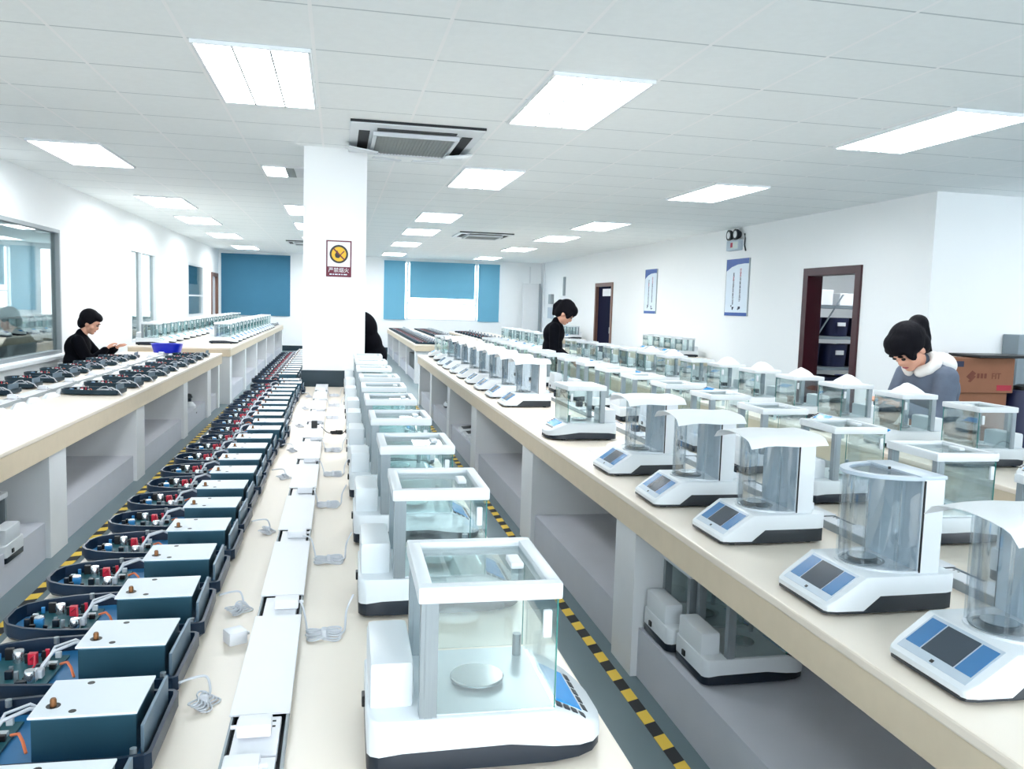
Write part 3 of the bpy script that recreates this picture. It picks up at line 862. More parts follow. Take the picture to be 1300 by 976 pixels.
# farthest right bench, row facing left
def lump(seed, ex=0.7):
    rr = random.Random(seed); m = MB(); n = 14
    ph = [rr.uniform(0, 6) for _ in range(4)]
    rings = []
    for k in range(6):
        t = k / 5; rad = (1 - t) ** ex if k < 5 else 0.04
        rings.append([((0.10 * rad * (1 + 0.18 * math.sin(3 * a + ph[0]) + 0.1 * math.sin(5 * a + ph[1] + t * 3))) * math.cos(a),
                       (0.085 * rad * (1 + 0.18 * math.sin(2 * a + ph[2]) + 0.1 * math.sin(7 * a + ph[3]))) * math.sin(a),
                       0.001 + 0.062 * t * (1 + 0.15 * math.sin(2 * a + ph[1]) * (t < 1))) for a in [2 * PI * j / n for j in range(n)]])
    return m.loft(rings)
y = 2.82; i = 0
BAGS = {1, 3, 4, 5, 6, 7, 9, 10}
while y < 12.9:
    pos = (3.80 + rnd.uniform(-0.01, 0.01), y, ZT)
    (FRC if i in BAGS else FR).put(pos, PI + rnd.uniform(-0.02, 0.02),
            'framed glass balance %s from the camera on the farthest right bench, facing left' % ordw(i), 'balance', 'framed balances on the farthest right bench')
    if i in BAGS:
        o = lump(i + 3).build('plastic_bag', M['paper'], None, True, (pos[0] - 0.20, y, ZT + 0.342))
        tag(o, 'crumpled white bag on top of the framed balance %s from the camera, farthest right bench' % ordw(i), 'bag', 'crumpled bags on the balances')
    i += 1; y += 0.64
# far bench under windows: dark open modules in two rows
for rowi, (xx, y0) in enumerate([(1.98, 16.85), (2.75, 16.9)]):
    y = y0; i = 0
    while y < 26.0:
        MODD.put((xx, y, ZT), rnd.uniform(-0.08, 0.08), 'dark open balance base on the far window bench, %s row, %s from the camera' % (['left', 'right'][rowi], ordw(i)), 'balance base', 'open balance bases on the far bench')
        i += 1; y += 0.42
for i, y in enumerate([15.2, 16.0, 16.8, 17.6, 18.4]):
    FR.put((3.95, y, ZT), PI, 'small looking framed balance on the distant right bench, %s from its near end' % ordw(i), 'balance', 'framed balances on the distant right bench')
y = 19.2; i = 0
while y < 24.6:
    MODD.put((3.80, y, ZT), 0, 'dark open balance base on the distant right bench, %s beyond the balances there' % ordw(i), 'balance base', 'open balance bases on the distant right bench')
    i += 1; y += 0.5
# left bench, open bases in two rows
y = 7.33; i = 0
while y < 12.5:
    MODD.put((-1.72 + rnd.uniform(-0.012, 0.012), y, ZT), rnd.uniform(-0.10, 0.04), 'dark teal open balance base on the left bench, aisle side, %s from the camera' % ordw(i), 'balance base', 'open balance bases on the left bench, aisle side')
    i += 1; y += 0.59
y = 5.7; i = 0
while y < 11.6:
    MODD.put((-2.50 + rnd.uniform(-0.02, 0.02), y, ZT), rnd.uniform(-0.12, 0.12), 'dark teal open balance base on the left bench window side, %s from the camera' % ordw(i), 'balance base', 'open balance bases on the left bench, window side')
    i += 1; y += 0.52
# taller bench far left: framed balances in two rows then dark bases
for rowi, (xx, y0, y1) in enumerate([(-2.04, 14.35, 22.6), (-2.96, 13.5, 24.6)]):
    y = y0; i = 0
    while y < y1:
        FR.put((xx, y, 0.85), 0, 'framed glass balance on the taller far left bench, %s row, %s from its near end' % (['aisle', 'wall'][rowi], ordw(i)), 'balance', 'framed balances on the taller far left bench')
        i += 1; y += 0.62
for i in range(5):
    MODD.put((-1.66, 23.0 + i * 0.45, 0.85), 0, 'dark open balance base ending the taller left bench, %s from the camera' % ordw(i), 'balance base', 'open balance bases on the taller far left bench')

# ------------------------------------------------------------------ trunking with sockets
def trunking(x, y0, y1, zt, w, seg, label, first_open):
    r = empty('cable_trunking', (x, y0, zt)); tag(r, label, 'power trunking')
    Lt = y1 - y0
    c = MB()
    c.box(-w / 2, w / 2, 0, Lt, 0, 0.012)
    c.box(-w / 2, -w / 2 + 0.004, 0, Lt, 0.012, 0.030).box(w / 2 - 0.004, w / 2, 0, Lt, 0.012, 0.030)
    c.build('channel', M['framegrey'], r)
    MB().box(-w / 2 + 0.004, w / 2 - 0.004, 0.0, Lt, 0.012, 0.013).build('channel_floor', M['gap'], r)
    y = first_open - y0
    n = 0
    while y < Lt - 0.1:
        a = y + 0.145; b = min(y + seg - 0.004, Lt)
        MB().box(-w / 2 - 0.003, w / 2 + 0.003, a, b, 0.030, 0.034, 0.001).build('cover', M['track'], r)
        s = MB().box(-w / 2 + 0.012, w / 2 - 0.012, y + 0.004, y + 0.141, 0.013, 0.0285, 0.002).build('socket_strip', M['track'], r)
        h = MB()
        for q in (0.10, 0.12):
            h.box(w * 0.22, w * 0.30, y + q, y + q + 0.006, 0.0285, 0.0288)
        h.build('pin_holes', M['gap'], s)
        y += seg; n += 1
    return r
ct = trunking(-0.137, 0.45, 8.05, ZT, 0.105, 0.66, 'white power trunking running down the middle of the centre bench', 1.44)
MB().box(-0.040, 0.040, 0.01, 0.985, 0.013, 0.0285, 0.002).build('socket_strip', M['track'], ct)
trunking(1.90, 0.6, 13.2, ZT, 0.09, 0.66, 'white power trunking along the middle of the right bench', 0.80)
trunking(-2.33, 5.0, 12.7, ZT, 0.10, 0.66, 'white power trunking along the middle of the left bench', 5.3)
trunking(2.10, 16.8, 26.0, ZT, 0.10, 0.8, 'white power trunking on the far window bench', 16.9)
trunking(4.02, 2.0, 13.2, ZT, 0.09, 0.66, 'white power trunking along the back of the farthest right bench', 2.1)

# adapters and cable bundles
def adapter(loc, rz, label, m='track', sx=0.030, sy=0.022, sz=0.024, grp=None):
    r = empty('power_adapter', loc, rz); tag(r, label, 'power adapter', grp)
    MB().box(-sx, sx, -sy, sy, 0, sz, 0.004).build('adapter_body', M[m], r, True)
    MB().tube([(sx, 0, sz * 0.5), (sx + 0.012, 0, sz * 0.5)], 0.004, 8).build('strain_relief', M[m], r)
    return r
def coil(loc, rz, label, m='cable', s=1.0, tails=(), grp=None):
    r = empty('cable_bundle', loc, rz); tag(r, label, 'cable', grp)
    rr = random.Random(int(abs(loc[1] * 1000)) + 3)
    for k in range(5):
        p = []
        a, b = (0.040 + rr.uniform(-0.004, 0.004)) * s, (0.014 + rr.uniform(-0.003, 0.003)) * s
        for j in range(25):
            t = 2 * PI * j / 24
            p.append((a * math.cos(t) + rr.uniform(-.001, .001), b * math.sin(2 * t) * 0.9 + (k - 2) * 0.0065, 0.004 + 0.003 * k + 0.002 * math.sin(t)))
        MB().tube(p, 0.0026 * s, 5).build('cable_loop', M[m], r, True)
    MB().box(-0.006 * s, 0.006 * s, -0.012 * s, 0.012 * s, 0.001, 0.024, 0.003).build('tie', M[m], r)
    for tl in tails:
        MB().tube(tl, 0.0026, 6).build('cable_tail', M[m], r, True)
    return r
ON = ZT + 0.0300   # on a socket strip
def smooth(pts, n=6):
    P = [Vector(p) for p in pts]; out = []
    for i in range(len(P) - 1):
        p0 = P[max(i - 1, 0)]; p1 = P[i]; p2 = P[i + 1]; p3 = P[min(i + 2, len(P) - 1)]
        for k in range(n):
            t = k / n
            out.append(0.5 * ((2 * p1) + (-p0 + p2) * t + (2 * p0 - 5 * p1 + 4 * p2 - p3) * t * t + (-p0 + 3 * p1 - 3 * p2 + p3) * t ** 3))
    out.append(P[-1]); return [tuple(p) for p in out]
# nearest opening holds two adapters
adapter((-0.150, 1.385, ON), 0.0, 'white adapter on the trunking, nearest the camera in the lower part of the photo', grp='adapters on the centre trunking')
adapter((-0.140, 1.515, ON + 0.004), PI, 'white adapter on the trunking at the near edge of the first white cover', grp='adapters on the centre trunking')
k = 0
yy = 2.10 + 0.07
openings = [0.78 + 0.66 * j for j in range(11)]
for j, yo in enumerate(openings):
    if yo < 1.9: continue
    adapter((-0.125 + rnd.uniform(-0.01, 0.01), yo + 0.065, ON), 0.0, 'white adapter plugged into the centre bench trunking, %s beyond the two nearest' % ordw(k), grp='adapters on the centre trunking')
    k += 1
# cable bundles on the right strip between trunking and balances
rc = [(-0.025, 2.02, 'wide figure-of-eight white cable bundle right of the trunking, behind the nearest balance'),
      (-0.02, 2.62, 'white cable bundle right of the trunking, second from the camera'), (-0.03, 3.35, 'white cable bundle right of the trunking, third from the camera'),
      (-0.015, 3.95, 'white cable bundle right of the trunking, fourth from the camera'), (-0.02, 4.6, 'white cable bundle right of the trunking, fifth from the camera'),
      (-0.03, 5.9, 'white cable bundle right of the trunking, sixth from the camera'), (-0.02, 6.6, 'white cable bundle right of the trunking, seventh from the camera'),
      (-0.025, 7.3, 'white cable bundle right of the trunking, eighth from the camera, near the pillar')]
for j, (x, y, lab) in enumerate(rc):
    tl = [smooth([(-0.04, 0.0, 0.008), (-0.045, 0.06, 0.02), (-0.06, 0.13, 0.044), (-0.085, 0.155, 0.045)]),
          smooth([(0.04, 0, 0.008), (0.05, 0.04, 0.004), (0.055, 0.10, 0.03), (0.072, 0.13, 0.060)])]
    coil((x, y, ZT), 0.0, lab, tails=tl, grp='white cable bundles on the centre bench')
coil((0.0, 5.22, ZT), 0.1, 'black cable bundle on the centre bench among white ones', m='black', s=0.9, tails=[smooth([(-0.035, 0, 0.006), (-0.06, 0.02, 0.012), (-0.092, 0.02, 0.045)]), smooth([(0.035, 0, 0.006), (0.05, 0.02, 0.01), (0.07, 0.0, 0.04)])])
adapter((-0.135, 5.25, ZT + 0.034), 0, 'black adapter standing on the centre trunking beside the black cable', 'black', 0.018, 0.02, 0.045)
# left side bundles and the loose adapter
lc = [(-0.255, 1.70, 'upright white cable bundle left of the trunking, nearest the camera'), (-0.245, 2.22, 'white cable bundle left of the trunking, above the loose cube adapter'),
      (-0.235, 2.98, 'white cable bundle left of the trunking, third from the camera'), (-0.235, 3.9, 'white cable bundle left of the trunking, fourth from the camera'),
      (-0.235, 4.6, 'white cable bundle left of the trunking, fifth from the camera'), (-0.235, 5.5, 'white cable bundle left of the trunking, sixth from the camera'),
      (-0.235, 6.4, 'white cable bundle left of the trunking, seventh from the camera'), (-0.235, 7.2, 'white cable bundle left of the trunking, eighth from the camera')]
for j, (x, y, lab) in enumerate(lc):
    tl = [smooth([(0.0, 0.03, 0.008), (-0.006, 0.09, 0.03), (-0.03, 0.13, 0.045), (-0.052, 0.11, 0.040)])]
    coil((x, y, ZT), 1.3 if j % 2 == 0 else 0.9, lab, s=0.75, tails=[], grp='white cable bundles left of the trunking')
    t = MB().tube(smooth([(x - 0.055, y + 0.04, ZT + 0.034), (x - 0.03, y + 0.06, ZT + 0.034), (x - 0.005, y + 0.07, ZT + 0.03), (x + 0.006, y + 0.04, ZT + 0.012), (x, y + 0.02, ZT + 0.006)]), 0.0026, 6).build('power_cable', M['cable'], None, True)
    tag(t, 'thin white cable from a blue balance base to the %s bundle left of the trunking' % ordw(j), 'cable', 'thin cables left of the trunking')
a = adapter((-0.232, 2.02, ZT), 0.5, 'white cube adapter lying loose left of the trunking', 'track', 0.022, 0.022, 0.032)

# dark adapters on the right benches' trunking
for j, y in enumerate([1.05, 1.78, 2.42, 3.1, 3.75, 4.45, 5.1, 5.75, 6.4, 7.1, 7.8]):
    adapter((1.90, y, ZT + 0.034), 0.2, 'black adapter on the right bench trunking, %s from the camera' % ordw(j), 'navy', 0.020, 0.026, 0.042, grp='black adapters on the right bench')
    t = MB().tube(smooth([(1.925, y, ZT + 0.05), (1.955, y + 0.02, ZT + 0.06), (1.985, y + 0.05, ZT + 0.03), (2.0, y + 0.08, ZT + 0.02)]), 0.0028, 6).build('power_cable', M['black'], None, True)
    tag(t, 'black cable at the right bench trunking, %s from the camera' % ordw(j), 'cable', 'black cables on the right bench')
for j in range(16):
    y = 2.4 + j * 0.64
    adapter((4.02, y, ZT + 0.034), 0.3, 'dark adapter behind the farthest right balances, %s from the camera' % ordw(j), 'navy', 0.030, 0.036, 0.05, grp='dark adapters on the farthest right bench')
    t = MB().tube(smooth([(3.99, y, ZT + 0.06), (3.94, y - 0.03, ZT + 0.10), (3.89, y - 0.05, ZT + 0.06), (3.87, y - 0.06, ZT + 0.01)]), 0.004, 6).build('power_cable', M['black'], None, True)
    tag(t, 'dark cable behind the farthest right balances, %s from the camera' % ordw(j), 'cable', 'dark cables on the farthest right bench')
# white foam pieces and adapters along the left trunking
for j in range(11):
    y = 5.35 + j * 0.66
    adapter((-2.33 + rnd.uniform(-0.01, 0.01), y + 0.06, ZT + 0.032), rnd.uniform(-0.3, 0.3), 'white adapter on the left bench trunking, %s from the camera' % ordw(j), 'track', 0.03, 0.024, 0.03, grp='white adapters on the left bench')
    for h_ in (0, 1):
        o = lump(50 + 2 * j + h_, 0.45).build('foam_wrap', M['paper'], None, True, (-2.215 + 0.02 * h_, y + 0.1 + 0.33 * h_, ZT)); o.scale = (0.42, 1.7, 0.6)
        tag(o, 'crumpled white foam wrap beside the left bench trunking, %s from the camera' % ordw(2 * j + h_), 'foam wrap', 'foam wraps on the left bench')

# papers and small carton tray between C balance and round balance
o = MB().add([(1.42, 4.30, ZT), (1.80, 4.32, ZT), (1.83, 4.72, ZT), (1.44, 4.66, ZT), (1.42, 4.30, ZT + .003), (1.80, 4.32, ZT + .003), (1.83, 4.72, ZT + .006), (1.44, 4.66, ZT + .003)],
        [(0, 3, 2, 1), (4, 5, 6, 7), (0, 1, 5, 4), (1, 2, 6, 5), (2, 3, 7, 6), (3, 0, 4, 7)]).build('paper_sheet', M['paper'])
tag(o, 'loose white papers on the right bench beside the blue-display balance', 'paper')
o = MB().prism([(-0.09, 0), (0.09, 0), (0.07, 0.055), (0.02, 0.07), (-0.07, 0.035)], -0.06, 0.06).build('folded_paper', M['paper'], None, False, (1.60, 4.50, ZT + 0.006))
tag(o, 'folded white paper block standing on the loose papers', 'paper')
o = MB().add([(1.72, 1.70, ZT), (2.0, 1.72, ZT), (2.0, 1.98, ZT), (1.74, 1.94, ZT), (1.72, 1.70, ZT + .002), (2.0, 1.72, ZT + .002), (2.0, 1.98, ZT + .002), (1.74, 1.94, ZT + .002)],
        [(0, 3, 2, 1), (4, 5, 6, 7), (0, 1, 5, 4), (1, 2, 6, 5), (2, 3, 7, 6), (3, 0, 4, 7)]).build('paper_sheet', M['paper'])
o.location = (0, 0, 0)
tag(o, 'flat white paper on the right bench between the two nearest round balances', 'paper')

# blue tray on the left bench
r = empty('blue_tray', (-2.30, 12.25, ZT + 0.034)); tag(r, 'bright blue plastic basin on the left bench beyond the balance bases', 'tray')
t = MB()
def rr_ring(a, b, z, n=28, e=3.5):
    out = []
    for k in range(n):
        th = 2 * PI * k / n; c, s_ = math.cos(th), math.sin(th)
        out.append((a * abs(c) ** (2 / e) * (1 if c >= 0 else -1), b * abs(s_) ** (2 / e) * (1 if s_ >= 0 else -1), z))
    return out
t.loft([rr_ring(0.17, 0.12, 0.003), rr_ring(0.20, 0.15, 0.12), rr_ring(0.215, 0.165, 0.125), rr_ring(0.19, 0.14, 0.122), rr_ring(0.16, 0.11, 0.012)])
t.build('basin', M['blue'], r, True)

# ------------------------------------------------------------------ things stored under the benches
FR.put((1.33, 2.883, 0.22), 0, 'framed balance with dark base stored on the shelf under the right bench, fully visible', 'balance')
FR.put((1.31, 3.186, 0.22), 0.0, 'framed balance stored under the right bench tight against the support panel', 'balance')
def screens():
    r = empty('display_shell')
    MB().hull([(0, 0.11), (0.02, 0.125), (0.30, 0.125), (0.32, 0.115)], lambda x: 0.0, lambda x: 0.03 + 0.11 * x, 0.006).build('shell', M['white'], r, True)
    MB().add([(0.03, -0.09, 0.0355), (0.26, -0.09, 0.061), (0.26, 0.09, 0.061), (0.03, 0.09, 0.0355), (0.03, -0.09, 0.03), (0.26, -0.09, 0.05), (0.26, 0.09, 0.05), (0.03, 0.09, 0.03)],
             [(0, 1, 2, 3), (7, 6, 5, 4), (0, 4, 5, 1), (1, 5, 6, 2), (2, 6, 7, 3), (3, 7, 4, 0)]).build('dark_panel', M['navy'], r)
    return r
SCR = Proto(screens)
for j in range(4):
    SCR.put((1.32, 6.05 + j * 0.34 if False else 7.98 + j * 0.34, 0.22), 0, 'white shell with navy panel under the right bench, %s from the camera' % ordw(j), 'shell', 'shells under the right bench')
for j in range(4):
    FRC.put((1.84, 9.95 + j * 0.36, 0.22), PI, 'framed balance stored under the far part of the right bench, %s from the camera' % ordw(j), 'balance', 'framed balances under the far part of the right bench')
FR.put((-1.70, 4.88, 0.15), PI, 'framed balance stored under the left bench at the photo edge', 'balance')
r = empty('flat_casting', (-1.90, 5.95, 0.15), 0.2); tag(r, 'dark flat casting with small parts on the low shelf under the left bench', 'casting')
MB().box(-0.14, 0.14, -0.17, 0.17, 0, 0.03, 0.006).build('plate', M['char'], r)
MB().lathe([(0.045, 0.03), (0.045, 0.06), (0.02, 0.075), (0, 0.075)], -0.02, 0.03).build('turntable', M['alu'], r, True)
MB().box(0.04, 0.08, -0.06, 0.0, 0.03, 0.06, 0.004).build('block', M['char'], r)
r = empty('stacked_plates', (-1.95, 8.7, 0.15), 0.1); tag(r, 'thin grey plates stacked on the left bench shelf beyond the flat casting', 'plates')
for q in range(4):
    MB().box(-0.16 + 0.01 * q, 0.16 - 0.01 * q, -0.22, 0.22, q * 0.014, q * 0.014 + 0.009, 0.002).build('plate', M['alu' if q % 2 else 'char'], r)
r = empty('spray_bottle', (-1.80, 10.9, 0.15)); tag(r, 'navy and white bottle on the low shelf near the far end of the left bench', 'bottle')
MB().lathe([(0.075, 0), (0.08, 0.02), (0.08, 0.10), (0.05, 0.14), (0.025, 0.15), (0, 0.15)]).build('bottle', M['white'], r, True)
MB().lathe([(0.03, 0.15), (0.03, 0.19), (0.045, 0.20), (0.03, 0.24), (0, 0.25)]).build('nozzle', M['navy'], r, True)
MB().lathe([(0.09, 0.0), (0.095, 0.004), (0.095, 0.018), (0.082, 0.02)], n=24).build('dish', M['navy'], r, True)
r = empty('blue_bin', (-1.80, 14.2, 0.15)); tag(r, 'small bright blue bin on the shelf under the taller left bench', 'bin')
MB().loft([rr_ring(0.09, 0.12, 0), rr_ring(0.11, 0.14, 0.13), rr_ring(0.10, 0.13, 0.13), rr_ring(0.08, 0.11, 0.01)]).build('tub', M['blue'], r, True)
r = empty('dark_jar', (-1.8, 20.9, 0.15)); tag(r, 'small dark jar on the shelf of the taller left bench, fourth bay', 'jar')
MB().lathe([(0.08, 0), (0.09, 0.03), (0.07, 0.14), (0.03, 0.2), (0.03, 0.26), (0, 0.26)]).build('jar', M['char'], r, True)
o = MB().box(1.56, 2.1, 17.0, 18.6, 0.222, 0.52, 0.01).build('storage_case', M['char']); tag(o, 'dark storage case under the near end of the far window bench', 'case')

# ------------------------------------------------------------------ signs and wall fittings
def frame_mw(origin, right, up):
    R_ = Vector(right).normalized(); U = Vector(up).normalized(); N = R_.cross(U)
    return Matrix(((R_.x, U.x, N.x, origin[0]), (R_.y, U.y, N.y, origin[1]), (R_.z, U.z, N.z, origin[2]), (0, 0, 0, 1)))
def quadbox(mb, mw, x0, x1, y0, y1, z0, z1):
    o = MB().box(x0, x1, y0, y1, z0, z1)
    mb.add([mw @ Vector(p) for p in o.v], o.f); return mb
def poly(mb, mw, pts, z0, z1):
    o = MB().prismz(pts, z0, z1); mb.add([mw @ Vector(p) for p in o.v], o.f); return mb

# no-open-flame sign on the pillar
yp = 8.148
r = empty('fire_warning_sign', (0.003, yp, 0)); tag(r, 'maroon-framed no-open-flame sign with yellow disc on the pillar', 'sign')
mw = frame_mw((0, 0, 1.995), (1, 0, 0), (0, 0, 1))
def P3(name, m, fn, par=None):
    mb = MB(); fn(mb); return mb.build(name, m, par or r)
P3('sign_board', M['signmaroon'], lambda b: quadbox(b, mw, -0.117, 0.117, -0.17, 0.17, 0, 0.006))
P3('sign_face', M['paper'], lambda b: quadbox(b, mw, -0.105, 0.105, -0.075, 0.158, 0.006, 0.008))
def ngon(rad, n=32, cx=0, cy=0): return [(cx + rad * math.cos(2 * PI * k / n), cy + rad * math.sin(2 * PI * k / n)) for k in range(n)]
P3('black_ring', M['black'], lambda b: poly(b, mw, ngon(0.086, cy=0.043), 0.008, 0.009))
P3('yellow_disc', M['signyellow'], lambda b: poly(b, mw, ngon(0.068, cy=0.043), 0.009, 0.010))
P3('flame_symbol', M['black'], lambda b: poly(b, mw, [(-0.030, 0.010), (0.0, 0.004), (0.012, 0.022), (0.006, 0.044), (-0.006, 0.058), (-0.016, 0.078), (-0.028, 0.055), (-0.038, 0.036)], 0.010, 0.011))
P3('slash', M['signmaroon'], lambda b: (poly(b, mw, [(-0.056, 0.090), (-0.047, 0.099), (0.056, -0.004), (0.047, -0.013)], 0.011, 0.012), poly(b, mw, [(0.012, 0.040), (0.046, 0.076), (0.053, 0.069), (0.019, 0.033)], 0.011, 0.012)))
text_mesh('严禁烟火', 0.048, 'sign_lettering', M['paper'], r, mw @ Matrix.Translation((0, -0.110, 0.0065)))
P3('small_lettering', M['poster'], lambda b: [quadbox(b, mw, x_, x_ + w_, -0.152, -0.142, 0.006, 0.0068) for x_, w_ in ((-0.085, 0.022), (-0.055, 0.012), (-0.036, 0.026), (-0.002, 0.018), (0.024, 0.012), (0.044, 0.034))])

def poster(y0, y1, z0, z1, label, seed):
    rr = random.Random(seed)
    r = empty('wall_poster', (XR, (y0 + y1) / 2, 0)); tag(r, label, 'poster', None)
    mw = frame_mw((0, 0, (z0 + z1) / 2), (0, -1, 0), (0, 0, 1)); W_, H_ = (y1 - y0) / 2, (z1 - z0) / 2
    def P(name, m, pts, a, b_):
        mb = MB(); poly(mb, mw, pts, a, b_); mb.build(name, m, r)
    P('poster_board', M['framegrey'], [(-W_, -H_), (W_, -H_), (W_, H_), (-W_, H_)], 0, 0.012)
    P('poster_face', M['poster'], [(-W_ + .02, -H_ + .0), (W_ - .03, -H_ + .0), (W_ - .03, H_), (-W_ + .02, H_)], 0.012, 0.014)
    P('top_band', M['posterblue'], [(-W_ + .02, H_), (-W_ + .02, H_ - 0.20), (-W_ * .5, H_ - 0.13), (0, H_ - 0.095), (W_ * .6, H_ - 0.085), (W_ - .03, H_ - 0.09), (W_ - .03, H_)], 0.014, 0.016)
    P('bottom_band', M['posterblue'], [(-W_ + .02, -H_), (W_ - .03, -H_), (W_ - .03, -H_ + 0.055), (-W_ + .02, -H_ + 0.055)], 0.014, 0.016)
    # two vertical columns of characters, unreadable at this distance
    for cx, top, n in ((-W_ * .28, H_ - 0.26, 8), (W_ * .30, H_ - 0.20, 8)):
        mb = MB(); mbr = MB()
        for k in range(n):
            y = top - k * 0.068
            t = mbr if (k in (0, 1) and cx > 0) or (k == 1 and cx < 0) else mb
            s = 0.029 * rr.uniform(.85, 1.1)
            for q in range(4):
                yy_ = y - s + q * s * 0.62
                quadbox(t, mw, cx - s, cx + s * rr.uniform(.4, 1), yy_, yy_ + 0.007, 0.014, 0.016)
            quadbox(t, mw, cx - 0.005 + rr.uniform(-.01, .01), cx + 0.005, y - s, y + s, 0.014, 0.016)
        mb.build('lettering', M['ink'], r); mbr.build('red_lettering', M['inkred'], r)
    mb = MB()
    for cx in (-W_ * .3, W_ * .3):
        for k in range(5):
            a = cx + rr.uniform(-.05, .05); b_ = -H_ + 0.12 + rr.uniform(-.03, .05)
            poly(mb, mw, [(a - .02, b_), (a + .01, b_ - .012), (a + .022, b_ + .016), (a - .006, b_ + .02)], 0.014, 0.016)
    mb.build('small_picture', M['ink'], r)
poster(12.62, 13.46, 1.55, 2.50, 'larger blue-topped white slogan poster on the right wall under the emergency light', 1)
poster(16.65, 17.36, 1.53, 2.47, 'smaller looking blue-topped slogan poster nearer the dark door', 2)

bench(5.72, 6.45, 13.7, 17.6, 0.78, -1, [(13.8, 14.0), (15.6, 15.8), (17.3, 17.5)], 'short beige bench against the right wall below the slogan posters')
for i_, y_ in enumerate([14.2, 14.75, 15.3, 15.9]):
    FR.put((6.38, y_, 0.78), PI, 'framed balance on the short bench at the right wall, %s from the camera' % ordw(i_), 'balance', 'framed balances at the right wall')
bench(5.72, 6.45, 21.3, 23.4, 0.78, -1, [(21.4, 21.6), (23.1, 23.3)], 'short beige bench against the right wall beyond the dark door')
for i_, y_ in enumerate([21.6, 22.2, 22.8]):
    FR.put((6.38, y_, 0.78), PI, 'framed balance on the wall bench beyond the dark door, %s from the camera' % ordw(i_), 'balance', 'framed balances beyond the dark door')
r = empty('emergency_light', (XR, 13.15, 2.62)); tag(r, 'twin-head emergency light on the right wall above the larger poster', 'emergency light')
MB().box(-0.08, 0, -0.22, 0.22, 0.02, 0.19, 0.01).build('battery_box', M['panel'], r, True)
MB().box(-0.084, -0.08, -0.20, 0.05, 0.05, 0.16).build('front_label', M['exit'], r)
MB().box(-0.085, -0.08, -0.02, 0.06, 0.07, 0.15).build('red_mark', M['inkred'], r)
for y in (-0.12, 0.12):
    h = MB()
    h.loft([[(x, y + q * math.cos(2 * PI * k / 20), 0.28 + q * math.sin(2 * PI * k / 20)) for k in range(20)] for x, q in ((0.0, 0.05), (-0.06, 0.085), (-0.10, 0.09))])
    h.build('lamp_head', M['char'], r, True)
    h = MB(); h.loft([[(x, y + q * math.cos(2 * PI * k / 20), 0.28 + q * math.sin(2 * PI * k / 20)) for k in range(20)] for x, q in ((-0.1005, 0.06), (-0.106, 0.045))])
    h.build('lamp_lens', M['paper'], r)
t = MB().tube([(XR - 0.01, 12.86, 2.90), (XR - 0.03, 12.80, 2.82), (XR - 0.02, 12.83, 2.72), (XR - 0.01, 12.80, 2.62)], 0.012, 6).build('hanging_cord', M['char'], None, True)
tag(t, 'short dark cord hanging beside the twin-head emergency light', 'cord')

# panel and boxes in the far right corner
o = MB().box(5.9, 6.45, 26.72, 26.80, 0.3, 2.35).build('folded_partition', M['warmwhite']); tag(o, 'narrow white upright panel in the far right corner', 'panel')
MB().box(6.42, 6.47, 26.70, 26.82, 0.3, 2.35).build('panel_edge', M['framegrey'], o)
r = empty('wall_box', (XR - 0.0, 25.4, 1.45)); tag(r, 'small grey electrical boxes on the right wall at the far corner', 'electrical box')
MB().box(-0.10, 0, -0.16, 0.16, 0.25, 0.55, 0.01).build('upper_box', M['framegrey'], r); MB().box(-0.10, 0, -0.2, 0.2, -0.2, 0.15, 0.01).build('lower_box', M['panel'], r)
o = MB().box(XR - 0.05, XR, 23.9, 24.05, 1.95, 2.5, 0.01).build('wall_duct', M['framegrey']); tag(o, 'short grey duct on the right wall above the woman in the dark jacket', 'duct')

# ------------------------------------------------------------------ cartons by the alcove wall
def carton(loc, w, d, h, rz, label, printed=False, group=None):
    r = empty('cardboard_box', loc, rz); tag(r, label, 'cardboard box', group)
    MB().box(-w / 2, w / 2, -d / 2, d / 2, 0, h, 0.006).build('carton', M['carton'], r)
    MB().box(-w / 2 - 0.001, w / 2 + 0.001, -0.03, 0.03, h - 0.06, h + 0.0015).build('packing_tape', M['bench'], r)
    if printed:
        mw = frame_mw((0, -d / 2, h / 2), (1, 0, 0), (0, 0, 1))
        def q(name, m, pts):
            mb = MB(); poly(mb, mw, pts, 0.0, 0.002); mb.build(name, m, r)
        q('dark_label', M['ink'], [(-w * .42, h * .24), (-w * .30, h * .24), (-w * .30, h * .40), (-w * .42, h * .40)])
        q('red_label', M['labelred'], [(w * .24, -h * .43), (w * .47, -h * .43), (w * .47, -h * .27), (w * .24, -h * .27)])
        q('diamond_mark', M['cartondark'], [(-w * .25, -h * .04), (-w * .19, -h * .12), (-w * .10, h * .06), (-w * .16, h * .14)])
        q('diamond_mark', M['cartondark'], [(-w * .22, -h * .17), (-w * .18, -h * .20), (-w * .10, -h * .03), (-w * .13, -h * .0)])
        for k in range(3):
            q('small_print', M['cartondark'], [(-w * .08 + k * .09 * w / 1.6, -h * .08), (-w * .045 + k * .09 * w / 1.6, -h * .08), (-w * .045 + k * .09 * w / 1.6, h * .06), (-w * .08 + k * .09 * w / 1.6, h * .06)])
        text_mesh('FIT', h * 0.24, 'carton_lettering', M['cartondark'], r, mw @ Matrix.Translation((w * .22, -h * .02, 0.001)))
    return r
carton((6.62, 7.82, 0.0), 0.86, 0.42, 0.42, 0.0, 'brown cardboard box at the bottom of the stack by the alcove wall', group=None)
carton((6.58, 7.82, 0.423), 0.84, 0.42, 0.41, 0.0, 'brown cardboard box directly under the printed top box by the alcove wall')
carton((6.66, 7.80, 0.836), 0.78, 0.42, 0.37, 0.0, 'brown cardboard box with printed logo and red label, top of the stack', True)
